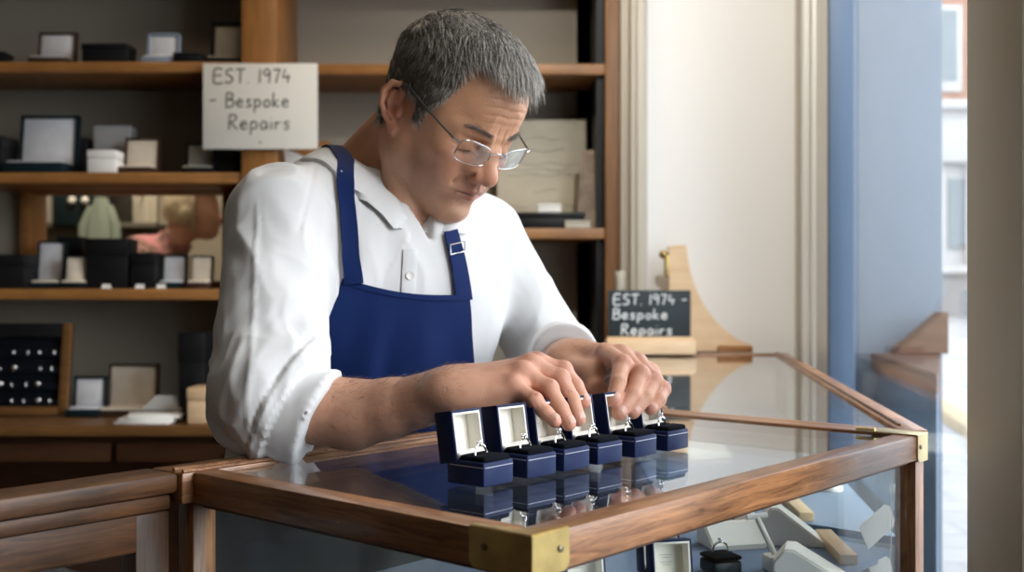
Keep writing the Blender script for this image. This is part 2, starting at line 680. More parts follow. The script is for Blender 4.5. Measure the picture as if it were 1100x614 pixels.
mb = MB()
for i in range(-4, 10):
    c = k0 + kd * (i * 1.5)
    mb.box((c.x, c.y, ground_z(c.y) + 0.01), (0.16, 1.47, 0.10), 0.01, rot=Euler((math.atan(0.029), 0, -math.atan2(kd.x, kd.y))).to_matrix())
struct(mb.build('kerb', kerb_mat))

# red brick building with a white shopfront across the street
bk, nt, out = mat_new('orange red brickwork')
b = nt.nodes.new('ShaderNodeBsdfPrincipled')
nt.links.new(b.outputs[0], out.inputs[0])
tc = nt.nodes.new('ShaderNodeTexCoord')
mp = nt.nodes.new('ShaderNodeMapping')
mp.inputs['Rotation'].default_value = (math.radians(90), 0, 0)
nt.links.new(tc.outputs['Object'], mp.inputs['Vector'])
br = nt.nodes.new('ShaderNodeTexBrick')
br.inputs['Scale'].default_value = 4.0
br.inputs['Color1'].default_value = (0.21, 0.085, 0.045, 1)
br.inputs['Color2'].default_value = (0.26, 0.12, 0.07, 1)
br.inputs['Mortar'].default_value = (0.25, 0.19, 0.15, 1)
nt.links.new(mp.outputs[0], br.inputs['Vector'])
nt.links.new(br.outputs['Color'], b.inputs['Base Color'])
b.inputs['Roughness'].default_value = 0.85
M['brick'] = bk
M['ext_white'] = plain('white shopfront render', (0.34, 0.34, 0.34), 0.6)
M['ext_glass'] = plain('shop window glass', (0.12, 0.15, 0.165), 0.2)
M['ext_grey'] = plain('grey stone plinth', (0.17, 0.175, 0.18), 0.8)
BY = 22.0
bld = empty('street_building', (10.5, BY, ground_z(BY) - 0.1), label='red brick building with a white shopfront across the street, seen through the window', cat='building')
gz = ground_z(BY) - 0.1


def bpart(name, mat, boxes, bev=0.0):
    mb = MB()
    for (x0, x1, y0, y1, z0, z1) in boxes:
        mb.box(((x0 + x1) / 2, (y0 + y1) / 2, (z0 + z1) / 2), (x1 - x0, y1 - y0, z1 - z0), bev)
    return into(mb.build(name, mat), bld)


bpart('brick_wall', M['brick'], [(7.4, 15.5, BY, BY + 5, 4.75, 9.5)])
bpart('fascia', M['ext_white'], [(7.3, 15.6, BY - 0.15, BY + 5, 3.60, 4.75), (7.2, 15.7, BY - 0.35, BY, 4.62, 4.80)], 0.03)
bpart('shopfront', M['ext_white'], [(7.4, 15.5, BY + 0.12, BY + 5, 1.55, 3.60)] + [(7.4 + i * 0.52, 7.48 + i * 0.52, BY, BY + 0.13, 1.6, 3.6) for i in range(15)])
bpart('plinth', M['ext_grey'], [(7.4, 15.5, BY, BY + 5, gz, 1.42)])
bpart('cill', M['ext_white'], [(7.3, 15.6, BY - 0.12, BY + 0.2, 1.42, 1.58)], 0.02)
for i in range(7):
    x = 7.9 + i * 1.04
    bpart('shop_window', M['ext_glass'], [(x - 0.30, x + 0.14, BY + 0.09, BY + 0.12, 1.9, 3.3)])
for i, x in enumerate((8.55, 10.2, 12.0, 13.8)):
    f = bpart('window_surround', M['ext_white'], [(x - 0.30, x + 0.30, BY - 0.04, BY + 0.06, 5.0, 6.7)], 0.01)
    g = MB()
    g.box((x, BY - 0.045, 5.9), (0.40, 0.02, 1.4))
    g = into(g.build('window_pane', M['ext_glass']), bld)
# second, plainer white building further along
bl2 = empty('street_building', (20, 30, 0.5), label='pale rendered building further along the street', cat='building')
mb = MB()
mb.box((21, 30, 4.5), (7, 6, 9))
into(mb.build('wall_render', M['ext_white']), bl2)
for i in range(4):
    for k in range(2):
        g = MB()
        g.box((18.4 + i * 1.6, 26.98, 3 + 2.8 * k), (0.8, 0.06, 1.5), 0.01)
        into(g.build('window_pane', M['ext_glass']), bl2)

# blue painted pier of the shopfront, outside the glass, and a wedge modelled in place of a reflection
mb = MB()
bx0, bx1 = 0.875, 1.272
mb.box(((bx0 + bx1) / 2, 3.55, 1.6), (bx1 - bx0, 0.5, 3.3), 0.004)
mb.box((bx0 + 0.055, 3.292, 1.6), (0.018, 0.03, 3.3), 0.008)
mb.box((bx0 + 0.095, 3.290, 1.6), (0.012, 0.03, 3.3), 0.005)
mb.box((bx0 + 0.125, 3.294, 1.6), (0.018, 0.02, 3.3), 0.004)
mb.box(((bx0 + bx1) / 2 + 0.03, 3.285, 0.35), (bx1 - bx0 - 0.1, 0.03, 0.9), 0.006)
struct(mb.build('pillar_shopfront', M['blue_paint']))
lb = empty('reflection_wedge', (1.13, 3.05, 0.0), label='low dark wedge against the blue pier outside, standing in for a reflection', cat='reflection')
z1 = 0.985


def tri(x0, y0, x1, y1, x2, y2):
    return [(x0, y0), (x1, y1), (x2, y2)]


mb = MB().prism([(1.050, 3.27), (1.255, 3.27), (0.955, 2.50), (0.935, 2.46)], z1 - 0.045, z1, bev=0.003, axis='Z')
into(mb.build('wedge_top', M['oak_dark']), lb)
mb = MB().prism([(1.070, 3.265), (1.250, 3.265), (0.957, 2.52), (0.950, 2.50)], -0.03, z1 - 0.046, axis='Z')
into(mb.build('body', M['blue_frame']), lb)
mb = MB().prism([(1.10, z1 + 0.001), (1.25, z1 + 0.001), (1.25, z1 + 0.12), (1.235, z1 + 0.12)], 3.20, 3.265, axis='Y')
into(mb.build('wedge_slope', M['oak_dark']), lb)

# ------------------------------------------------------------------ shelving unit and desk
sh = empty('shelving_unit', (-0.8, 3.3, 0.0), label='tall open oak shelving unit against the back wall', cat='shelves')
YS, YSB = 3.15, 3.44
lx0, lx1 = P(260, 0, YS).x, P(298, 0, YS).x
rx0, rx1 = P(650, 0, YS).x, P(677, 0, YS).x
DZ = 0.811


def shelf_board(x0, x1, ztop, th=0.030, y0=YS, y1=YSB, mat=None):
    o = bar('shelf', (x0, (y0 + y1) / 2, ztop), (x1, (y0 + y1) / 2, ztop), y1 - y0, th, mat or M['oak_shelf'], bev=0.002)
    return into(o, sh)


ZT, ZM, ZL, ZR = 1.812, 1.500, 1.172, 1.343
shelf_board(-2.4, lx0 + 0.002, ZT)
shelf_board(lx1 - 0.002, rx0 + 0.002, ZT - 0.006)
shelf_board(-2.4, lx0 + 0.002, ZM)
shelf_board(lx1 - 0.002, rx0 + 0.002, ZR)
shelf_board(-2.4, lx0 + 0.002, ZL)
shelf_board(-2.4, rx0, 2.14)


def post(x0, x1, z0, z1, mat=M['oak_shelf']):
    o = bar('post', ((x0 + x1) / 2, (YS - 0.008 + YSB) / 2, z0), ((x0 + x1) / 2, (YS - 0.008 + YSB) / 2, z1), x1 - x0, YSB - YS + 0.008, mat, bev=0.002, extra=Vector((1, 0, 0)))
    return into(o, sh)


post(lx0, lx1, DZ + 0.001, 2.3)
post(rx0, rx1, 0.0, 2.3, wood('brown oak post', (0.13, 0.055, 0.017), (0.25, 0.12, 0.04), 0.5))
mb = MB()
mb.box((rx0 - 0.012, 3.30, 1.5), (0.022, 0.26, 1.6))
into(mb.build('dark_side_strip', M['black_case']), sh)  # black strip along the inner side of the right post
post(-2.48, -2.40, DZ + 0.001, 2.3)

dk = empty('desk', (-1.1, 3.2, 0.0), label='long dark oak desk with drawers below the shelves', cat='desk')
o = bar('desktop', (-2.4, 3.195, DZ), (0.24, 3.195, DZ), 0.49, 0.028, M['oak_desk'], bev=0.003)
into(o, dk)
mb = MB()
mb.box((-1.08, 3.22, DZ - 0.028 - 0.015), (2.60, 0.42, 0.03))
mb.box((-1.08, 3.42, 0.39), (2.60, 0.02, 0.76))
for x in (-2.37, -1.72, -0.46, 0.20):
    mb.box((x, 3.22, 0.385), (0.04, 0.42, 0.77), 0.002)
into(mb.build('carcass', M['oak_dark']), dk)
for i in range(4):
    x0 = -2.34 + i * 0.64
    d = bar('drawer', (x0, 3.005, DZ - 0.050), (x0 + 0.62, 3.005, DZ - 0.050), 0.02, 0.052, M['oak_dark'], bev=0.002)
    into(d, dk)
    k = MB().lathe([(0.004, 0), (0.005, 0.008), (0.010, 0.013), (0.009, 0.019), (0.004, 0.021)], n=14)
    k.xf(Matrix.Translation((x0 + 0.31, 2.995, DZ - 0.076)) @ Matrix.Rotation(math.radians(90), 4, 'X'))
    into(k.build('knob', M['brass']), d)

# ------------------------------------------------------------------ back room behind the hatch
BR = 5.3
wall('wall_back_room', (-1.6, BR + 0.05, CEIL / 2), (3.6, 0.1, CEIL), M['wall_cream'])
wall('wall_back_room_left', (-3.45, 4.4, CEIL / 2), (0.1, 1.9, CEIL), M['wall_cream'])
wall('wall_back_room_right', (0.25, 4.4, CEIL / 2), (0.1, 1.9, CEIL), M['wall_cream'])
wall('ceiling_back_room', (-1.6, 4.42, CEIL + 0.04), (3.8, 1.8, 0.08), M['ceiling'])
wall('floor_back_room', (-1.6, 4.42, -0.03), (3.8, 1.8, 0.06), M['floor'])
area_lamp('ceiling_lamp_light', (-1.5, 4.2, CEIL - 0.05), (0, 0, 0), 0.7, 0.5, 30, (1.0, 0.86, 0.66))


def bx(px0, px1, py0, py1, Y, dep):
    a, b_ = P(px0, py1, Y), P(px1, py0, Y)
    return ((a.x + b_.x) / 2, Y + dep / 2, (a.z + b_.z) / 2), (b_.x - a.x, dep, b_.z - a.z)


mb = MB()
c, s = bx(56, 118, 203, 243, 4.95, 0.30)
wc = empty('wall_cupboard', (c[0], c[1], c[2] - s[2] / 2), label='black wall cupboard with small pale handles in the back room behind the hatch', cat='cupboard')
mb.box(c, s, 0.004)
into(mb.build('body', M['black_case']), wc)
for dx in (-0.06, 0.055):
    d = MB().box((c[0] + dx * 1.02, c[1] - s[1] / 2 - 0.008, c[2]), (s[0] * 0.46, 0.014, s[2] * 0.94), 0.003)
    d = into(d.build('door', M['teal_case']), wc)
    k = MB().sphere((c[0] + dx * 0.5, c[1] - s[1] / 2 - 0.026, c[2] + 0.03), 0.018)
    k = into(k.build('knob', M['white_card']), wc)
# pale green coat on a hook
cx = P(109, 0, 4.75).x
ct = empty('hanging_coat', (cx, 4.75, P(0, 268, 4.75).z), label='pale green work coat hanging in the back room', cat='coat')
top, bot = P(0, 212, 4.75).z, P(0, 300, 4.75).z
mb = MB()
prof = []
N, K = 9, 20
rows = []
for i in range(N):
    t = i / (N - 1)
    w = 0.02 + 0.038 * min(1, t * 3.2) + 0.012 * t
    z = top + (bot - top) * t
    rows.append([(cx + w * math.cos(a) * (1 + 0.10 * math.cos(7 * a)), 4.75 + (0.05 + 0.02 * t) * math.sin(a) * (1 + 0.2 * math.cos(9 * a)), z) for a in [2 * math.pi * k / K for k in range(K)]])
V = [[mb.bm.verts.new(p) for p in r] for r in rows]
for A_, B_ in zip(V[:-1], V[1:]):
    for k in range(K):
        f = mb.bm.faces.new((A_[k], A_[(k + 1) % K], B_[(k + 1) % K], B_[k]))
        f.smooth = True
mb.bm.faces.new(V[0])
mb.bm.faces.new(list(reversed(V[-1])))
into(mb.build('coat_body', plain('pale green cotton', (0.24, 0.29, 0.25), 0.9)), ct)
for sx in (-1, 1):
    mb = MB().tube([(cx + sx * 0.035, 4.74, top - 0.04), (cx + sx * 0.066, 4.73, top - 0.12), (cx + sx * 0.070, 4.73, top - 0.30)], [0.020, 0.024, 0.020], 10)
    into(mb.build('sleeve', plain('pale green cotton sleeve', (0.22, 0.27, 0.23), 0.9)), ct)
into(MB().tube([(cx, 4.75, top), (cx, 4.75, top + 0.03), (cx + 0.01, 4.78, top + 0.045), (cx + 0.01, 5.3, top + 0.045)], 0.004, 6).build('hook', M['brass']), ct)
# tall pale panels leaning at the back
for (a0, a1, y0, y1, m_, lab) in ((36, 52, 205, 262, 'grey_card', 'narrow grey panel leaning in the back room beside the black cupboard'),
                                 (140, 168, 205, 300, 'lining_beige', 'beige door panel in the back room left of the pink shirted figure')):
    c, s = bx(a0, a1, y0, y1, 5.26, 0.02)
    mb = MB().box(c, s, 0.004)
    mb.box((c[0], c[1] - 0.016, c[2]), (s[0] * 0.6, 0.01, s[2] * 0.8), 0.003)
    tag(mb.build('leaning_panel', M[m_]), lab, 'panel')
c, s = bx(45, 165, 240, 300, 5.02, 0.18)
mb = MB()
mb.box((c[0], c[1], c[2] - 0.02), s, 0.01)
mb.box((c[0], c[1] - 0.02, c[2] + s[2] / 2 - 0.01), (s[0] + 0.05, s[1] + 0.06, 0.025), 0.004)
tag(mb.build('sideboard', plain('grey brown cupboard', (0.12, 0.11, 0.09), 0.7)), 'low grey brown sideboard at the far side of the back room', 'sideboard')

# ------------------------------------------------------------------ display cases
U = Vector((0.657, 0.754, 0.0))        # along the front edge of the near case, away from the camera
Vv = Vector((-0.754, 0.657, 0.0))      # across it, towards the man
TOP = 1.0
CA = G(571, 577, TOP)
CB = G(199, 508, TOP)
LV = (CB - CA).dot(Vv)
LU = (G(1003, 466, TOP) - CA).dot(U)
CB = CA + Vv * LV
CC = CA + U * LU
CD = CA + U * LU + Vv * LV
RC = Matrix((U, Vv, Vector((0, 0, 1)))).transposed()
RW_, RH = 0.028, 0.030


def cpt(u, v, z=TOP):
    p = CA + U * u + Vv * v
    p.z = z
    return p


dc = empty('display_case', (CA.x, CA.y, 0), label='oak and glass jewellery display case with brass corners, in front of the man', cat='display case')


def rail(u0, v0, u1, v1, z=TOP, w=RW_, h=RH, mat='oak_case', name='rail'):
    return bar(name, cpt(u0, v0, z), cpt(u1, v1, z), w, h, M[mat], dc, bev=0.002)


hw = RW_ / 2
rail(0, hw, LU, hw)
rail(hw, RW_ + 0.0, hw, LV)
rail(LU - hw, RW_, LU - hw, LV)
rail(-0.012, LV + 0.027, LU, LV + 0.027, w=0.054)
# beads along the man's side rail
bead = MB()
for vv in (LV + 0.002, LV + 0.018):
    bead.tube([cpt(-0.01, vv, TOP + 0.0015), cpt(LU - 0.02, vv, TOP + 0.0015)], 0.0022, 6)
into(bead.build('bead', M['oak_case']), dc)
# glazing bead under the rail
for (u0, v0, u1, v1) in ((0.02, 0.018, LU - 0.02, 0.018), (0.018, 0.02, 0.018, LV), (LU - 0.018, 0.02, LU - 0.018, LV)):
    bar('lower_bead', cpt(u0, v0, TOP - RH), cpt(u1, v1, TOP - RH), 0.014, 0.006, M['oak_old'], dc, bev=0.001)
for (u, v) in ((0.015, 0.015), (LU - 0.015, 0.015), (0.015, LV + 0.016), (LU - 0.015, LV + 0.020)):
    p = cpt(u, v, 0.0)
    q = cpt(u, v, TOP - RH)
    bar('post', p, q, 0.026, 0.026, M['oak_case'], dc, bev=0.0015, extra=U)


def pane(name, u0, v0, u1, v1, z0, z1, t=0.004, par=None, A=None):
    """Upright sheet between two plan points."""
    p, q = (cpt(u0, v0, 0), cpt(u1, v1, 0)) if A is None else A
    d = (q - p)
    L = d.length
    d = d.normalized()
    n = Vector((-d.y, d.x, 0))
    R = Matrix((d, n, Vector((0, 0, 1)))).transposed()
    c = (p + q) / 2
    o = MB().box((c.x, c.y, (z0 + z1) / 2), (L, t, z1 - z0), rot=R).build(name, M['side_glass'])
    return into(o, par or dc)


SH = 0.862                    # height of the cloth covered shelf
pane('front_glass', 0.03, 0.014, LU - 0.03, 0.014, 0.38, TOP - RH)
pane('end_glass', 0.014, 0.03, 0.014, LV - 0.0, 0.38, TOP - RH)
pane('end_glass', LU - 0.014, 0.03, LU - 0.014, LV - 0.0, 0.38, TOP - RH)
mb = MB().box((0, 0, 0), (LU - 0.03, LV - 0.012, 0.005), rot=RC)
mb.xf(Matrix.Translation(cpt(LU / 2, (LV + 0.002 + RW_ - 0.012) / 2, TOP - 0.005)))
into(mb.build('top_glass', M['glass']), dc)
mb = MB()
mb.box(cpt(LU / 2, LV / 2 + 0.01, SH - 0.006), (LU - 0.07, LV - 0.035, 0.010), 0.001, rot=RC)
into(mb.build('cloth_shelf', M['cloth_blue']), dc)
mb = MB()
mb.box(cpt(LU / 2, LV / 2 + 0.02, 0.19), (LU - 0.03, LV, 0.36), 0.003, rot=RC)
mb.box(cpt(LU / 2, LV / 2 + 0.02, 0.04), (LU + 0.01, LV + 0.04, 0.08), 0.003, rot=RC)
into(mb.build('plinth', M['oak_dark']), dc)
mb = MB()
mb.box(cpt(LU / 2, LV + 0.016, 0.675), (LU - 0.06, 0.008, 0.588), rot=RC)
into(mb.build('back_panel', M['black_case']), dc)


def L_bracket(name, corner, d1, d2, size, h, mat, parent, thick=0.0016, size2=None):
    size2 = size2 or size
    """Brass corner: two upright wings and a top plate, with screws."""
    root = MB()

    def wing(d, o, L):
        x = d
        n = o
        K = 10
        r = 0.007
        out = [(0, 0), (0, -h)]
        pts = [(-thick, 0), (-thick, -h)]
        for k in range(K + 1):
            a = -math.pi / 2 + math.pi / 2 * k / K
            pts.append((L - r + r * math.cos(a), -h + r + r * math.sin(a)))
        pts.append((L, 0))
        n0 = set(root.bm.faces)
        root.prism(pts, 0, thick)
        R = Matrix((x, n, Vector((0, 0, 1)))).transposed().to_4x4()
        R.translation = corner
        vs = {v for f in root.bm.faces if f not in n0 for v in f.verts}
        for v in vs:
            v.co = R @ v.co
    wing(d1, -d2, size)
    wing(d2, -d1, size2)
    # top plate
    t = corner + Vector((0, 0, 0.0))
    pts = [corner + d1 * size, corner - d1 * thick - d2 * thick, corner + d2 * size2, corner + d2 * size2 + d1 * 0.006, corner + (d1 + d2) * (RW_ * 0.55), corner + d1 * size + d2 * 0.006]
    pts = [pts[0], corner - d2 * 0 - d1 * 0, pts[2], pts[3], pts[4], pts[5]]
    root.prism([(p.x, p.y) for p in pts], TOP + 0.0002, TOP + 0.0014, axis='Z')
    o = into(root.build(name, mat), parent)
    for d, nn, sz in ((d1, -d2, size), (d2, -d1, size2)):
        c = corner + d * (sz * 0.74) + nn * (thick + 0.0004) + Vector((0, 0, -h * 0.45))
        s = MB().lathe([(0.0028, 0), (0.0026, 0.0008), (0.0012, 0.0013)], n=14)
        q = Vector((0, 0, 1)).rotation_difference(nn).to_matrix().to_4x4()
        q.translation = c
        s.xf(q)
        into(s.build('screw', M['screw']), o)
    return o


L_bracket('brass_corner', cpt(0, 0) + Vector((0, 0, 0.0008)), U, Vv, 0.042, 0.031, M['brass'], dc, size2=0.060)
L_bracket('brass_corner', cpt(LU, 0) + Vector((0, 0, 0.0008)), -U, Vv, 0.030, 0.033, M['brass_worn'], dc)
mb = MB()
p0 = cpt(LU + 0.002, -0.002)
mb.box(cpt(LU - 0.018, 0.028, TOP + 0.0012), (0.034, 0.062, 0.0018), 0.0006, rot=RC)
into(mb.build('brass_plate', M['brass_worn']), dc)
mb = MB()
mb.tube([cpt(LU - 0.034, 0.050, TOP + 0.003), cpt(LU - 0.034, 0.074, TOP + 0.003)], 0.0026, 10)
into(mb.build('hinge_pin', M['brass_worn']), dc)

# far case, running back along the window
FA = cpt(LU, LV * 0.0)          # near right corner, shared with the brass corner
FB = G(845, 379, TOP)
FC = Vector((P(640, 0, FB.y).x, FB.y, TOP))
FD = cpt(LU, LV)
fc = empty('display_case', (FB.x, FB.y, 0), label='further glass topped oak case running back beside the window to the white wall', cat='display case')
fd1 = (FB - FA).normalized()
off = U * 0.016
inn = Vector((-fd1.y, fd1.x, 0))


def frail(p, q, w=0.032, h=0.030, z=TOP, name='rail', mat='oak_case'):
    a, b2 = Vector((p.x, p.y, z)), Vector((q.x, q.y, z))
    return bar(name, a, b2, w, h, M[mat], fc, bev=0.002)


frail(FA + off + inn * 0.017 + fd1 * 0.02, FB + inn * 0.017, 0.036)
frail(FB + Vector((0.0, -0.014, 0)), FC + Vector((0, -0.014, 0)), 0.028)
frail(cpt(LU + 0.012, 0.05), cpt(LU + 0.012, LV), 0.022)
frail(FC + Vector((0.014, -0.03, 0)), cpt(LU + 0.03, LV - 0.02), 0.028)
lb2 = MB().tube([FA + off + inn * 0.026 + fd1 * 0.06 + Vector((0, 0, 0.001)), FB + inn * 0.026 + Vector((0, 0, 0.001))], 0.0022, 6)
into(lb2.build('bead', M['oak_old']), fc)
q = [cpt(LU + 0.024, 0.03), FB + inn * 0.03 + Vector((0, -0.028, 0)), FC + Vector((0.028, -0.028, 0)), cpt(LU + 0.024, LV - 0.01)]
mb = MB().prism([(p.x, p.y) for p in q], TOP - 0.009, TOP - 0.004, axis='Z')
into(mb.build('top_glass', M['glass']), fc)
q2 = [cpt(LU + 0.035, 0.05), FB + inn * 0.04 + Vector((0, -0.04, 0)), FC + Vector((0.04, -0.04, 0)), cpt(LU + 0.035, LV - 0.02)]
mb = MB().prism([(p.x, p.y) for p in q2], SH - 0.012, SH - 0.002, axis='Z')
into(mb.build('cloth_shelf', M['cloth_blue']), fc)
pane('side_glass', 0, 0, 0, 0, 0.38, TOP - RH, par=fc, A=(FA + off + inn * 0.012 + fd1 * 0.03, FB + inn * 0.012))
q3 = [cpt(LU + 0.03, 0.04), FB + inn * 0.02 + Vector((0, -0.02, 0)), FC + Vector((0.02, -0.02, 0)), cpt(LU + 0.03, LV - 0.01)]
mb = MB().prism([(p.x, p.y) for p in q3], 0.0, 0.38, axis='Z')
into(mb.build('plinth', M['oak_dark']), fc)
for p in (FB + inn * 0.02 + Vector((0, -0.02, 0)), FC + Vector((0.016, -0.016, 0))):
    bar('post', (p.x, p.y, 0.38), (p.x, p.y, TOP - RH), 0.026, 0.026, M['oak_case'], fc, bev=0.0015, extra=Vector((1, 0, 0)))
# timber divider lying along the shelf


def dv_pt(t):
    return Vector((0.403 - 0.022 * t, 1.57 - 0.366 * t, SH + 0.011))


bar('shelf_divider', dv_pt(-0.30), dv_pt(0.15), 0.020, 0.012, M['pine'], fc, bev=0.001)
bar('shelf_divider', dv_pt(0.43), dv_pt(0.80), 0.020, 0.012, M['pine'], dc, bev=0.001)

# slim counter with a glazed door, continuing the man's side rail out of frame
g1 = G(192, 508, TOP)
g0 = G(0, 536, TOP)
gd = (g1 - g0).normalized()
gn = Vector((-gd.y, gd.x, 0))          # towards the man
g0 = g1 - gd * 1.15
ct_ = empty('counter', (g1.x, g1.y, 0), label='worn brown oak counter front with a glazed door, left of the display case', cat='counter')


def gpt(s, n, z):
    p = g1 - gd * s + gn * n
    p.z = z
    return p


def gbar(name, s0, s1, n, z, w, h, mat='oak_old', bev=0.003):
    return bar(name, gpt(s0, n, z), gpt(s1, n, z), w, h, M[mat], ct_, bev=bev)


gbar('top_rail', 1.15, 0.0, 0.026, TOP, 0.052, 0.019, bev=0.004)
gbar('lower_rail', 1.15, 0.004, 0.030, TOP - 0.020, 0.046, 0.015)
gbar('neck_fillet', 1.15, 0.004, 0.034, TOP - 0.017, 0.036, 0.006)
dr = bar('door_rail', gpt(1.15, 0.026, TOP - 0.036), gpt(0.006, 0.026, TOP - 0.036), 0.026, 0.036, M['oak_old'], ct_, bev=0.002)
for s in (0.020, 0.60, 1.13):
    bar('stile', gpt(s, 0.026, 0.10), gpt(s, 0.026, TOP - 0.037), 0.027, 0.036, M['oak_old'], ct_, bev=0.002, extra=gn)
bar('door_rail', gpt(1.15, 0.026, 0.50), gpt(0.006, 0.026, 0.50), 0.026, 0.05, M['oak_old'], ct_, bev=0.002)
bar('kick_board', gpt(1.15, 0.026, 0.10), gpt(0.006, 0.026, 0.10), 0.03, 0.10, M['oak_dark'], ct_, bev=0.002)
for (a, b_) in ((0.04, 0.58), (0.62, 1.11)):
    pane('door_glass', 0, 0, 0, 0, 0.50, TOP - 0.072, par=ct_, A=(gpt(a, 0.026, 0), gpt(b_, 0.026, 0)))
    mb = MB()
    p, q = gpt(a, 0.03, 0), gpt(b_, 0.03, 0)
    R = Matrix((gd, gn, Vector((0, 0, 1)))).transposed()
    mb.box((p + q) / 2 + Vector((0, 0, 0.27)), ((q - p).length, 0.012, 0.35), 0.002, rot=R)
    into(mb.build('door_panel', M['oak_dark']), ct_)
mb = MB()
R = Matrix((gd, gn, Vector((0, 0, 1)))).transposed()
for z in (0.12, 0.50, 0.80):
    mb.box(gpt(0.58, 0.16, z), (1.12, 0.22, 0.012), rot=R)
mb.box(gpt(0.58, 0.28, 0.45), (1.12, 0.012, 0.80), rot=R)
into(mb.build('inner_shelves', M['oak_dark']), ct_)
# glassware and trays standing inside the counter
for i, (s, n, lab, m_) in enumerate(((0.10, 0.10, 'pale blue folded cloth bag behind the glazed counter door', 'blue_case'), (0.22, 0.12, 'grey card tray behind the glazed counter door', 'grey_card'), (0.32, 0.09, 'small white box behind the glazed counter door', 'white_card'))):
    mb = MB()
    c = gpt(s, n, 0.806 + 0.035)
    mb.box(c, (0.075, 0.06, 0.07), 0.006, rot=R)
    mb.box(c + Vector((0, 0, 0.036)), (0.079, 0.064, 0.012), 0.003, rot=R)
    tag(mb.build('storage_box', M[m_]), lab, 'box')


# ------------------------------------------------------------------ jewellery cases
def open_case(name, w, d, hb, hl, tl, lean, shell, lining, rim=0.006, cushion=None, rnd=0.003, gap=0.0, base_only=False):
    """Hinged case standing open towards -Y; origin under the middle of its base."""
    root = empty(name, (0, 0, 0))
    mb = MB()
    mb.box((0, 0, hb / 2), (w, d, hb), rnd)
    mb.build('base', M[shell], root)
    mb = MB()
    mb.box((0, -0.001, hb + 0.001), (w - 2 * rim, d - 2 * rim, 0.006), 0.002)
    mb.box((0, -d * 0.22, hb + 0.003), (w - 2.6 * rim, d * 0.18, 0.006), 0.002)
    mb.build('cushion', M[cushion or lining], root)
    lid = MB()
    lid.box((0, tl - 0.001, hl / 2), (w, 0.003, hl), 0.001)
    lid.box((-(w - rim) / 2, tl / 2, hl / 2), (rim, tl, hl), rnd * 0.5)
    lid.box(((w - rim) / 2, tl / 2, hl / 2), (rim, tl, hl), rnd * 0.5)
    lid.box((0, tl / 2, hl - rim / 2), (w, tl, rim), rnd * 0.5)
    lid.box((0, tl / 2, rim / 2), (w, tl, rim), rnd * 0.5)
    Mx = Matrix.Translation((0, d / 2 - tl * 0.9, hb * 0.9)) @ Matrix.Rotation(math.radians(-lean), 4, 'X')
    lo = lid.xf(Mx).build('lid', M[shell], root)
    ln = MB()
    ln.box((0, tl * 0.62, hl / 2), (w - 2 * rim, tl * 0.5, hl - 2 * rim), 0.002)
    ln.box((0, tl * 0.36, hl / 2), (w - 5 * rim, tl * 0.1, hl - 5 * rim), 0.001)
    into(ln.xf(Mx).build('lining', M[lining]), lo)
    return root


def put(o, x, y, z, rz=0.0):
    o.location = (x, y, z)
    o.rotation_euler = (0, 0, math.radians(rz))
    return o


def closed_case(name, w, d, h, shell, tiers=1, lidh=0.35, lidmat=None):
    root = empty(name, (0, 0, 0))
    mb = MB().box((0, 0, h * (1 - lidh) / 2), (w * 0.97, d * 0.97, h * (1 - lidh)), 0.003)
    mb.build('base', M[shell], root)
    mb = MB().box((0, 0, h * (1 - lidh / 2) + 0.0005), (w, d, h * lidh), 0.004)
    mb.build('lid', M[lidmat or shell], root)
    return root


def onshelf(px0, px1, zs, Yc):
    return (0.5 * (px0 + px1) - 550) / FPX * Yc, Yc, zs


e = 0.0008


def shelf_case(px0, px1, ph, zs, Yc, shell, lining, label, lean=10, dep=None, tl=0.02, rim=0.006, hb=0.018, rz=0, cushion=None):
    k = Yc / FPX
    w = (px1 - px0) * k
    hl = ph * k - hb * 0.9
    d = dep or max(0.05, w * 0.75)
    o = open_case('jewellery_box', w, d, hb, hl, tl, lean, shell, lining, rim, cushion)
    tag(o, label, 'jewellery box')
    x, y, z = onshelf(px0, px1, zs, Yc)
    return put(o, x, y, z + e, rz)


def shelf_closed(px0, px1, ph, zs, Yc, shell, label, dep=0.08, rz=0, lidmat=None, lidh=0.35):
    k = Yc / FPX
    o = closed_case('jewellery_box', (px1 - px0) * k, dep, ph * k, shell, lidmat=lidmat, lidh=lidh)
    tag(o, label, 'jewellery box')
    x, y, z = onshelf(px0, px1, zs, Yc)
    return put(o, x, y, z + e, rz)


# top shelf
shelf_closed(-34, 10, 12, ZT, 3.20, 'black_case', 'black closed box at the left end of the top shelf', 0.07)
shelf_case(36, 77, 40, ZT, 3.215, 'brown_case', 'lining_grey', 'small dark brown open box with grey lining on the top shelf', 9)
shelf_closed(93, 142, 20, ZT, 3.20, 'black_case', 'flat black closed box on the top shelf between two open boxes', 0.09)
shelf_case(155, 190, 37, ZT, 3.20, 'blue_case', 'lining_grey', 'pale blue open box with white lining on the top shelf', 8, cushion='white_card', rim=0.007)
shelf_case(222, 262, 54, ZT, 3.235, 'black_case', 'lining_beige', 'tall black open box with beige lining beside the post on the top shelf', 8, dep=0.10, hb=0.02, rim=0.012)
shelf_closed(190, 221, 10, ZT, 3.20, 'black_case', 'very low black closed box beside the tall open box on the top shelf', 0.09)
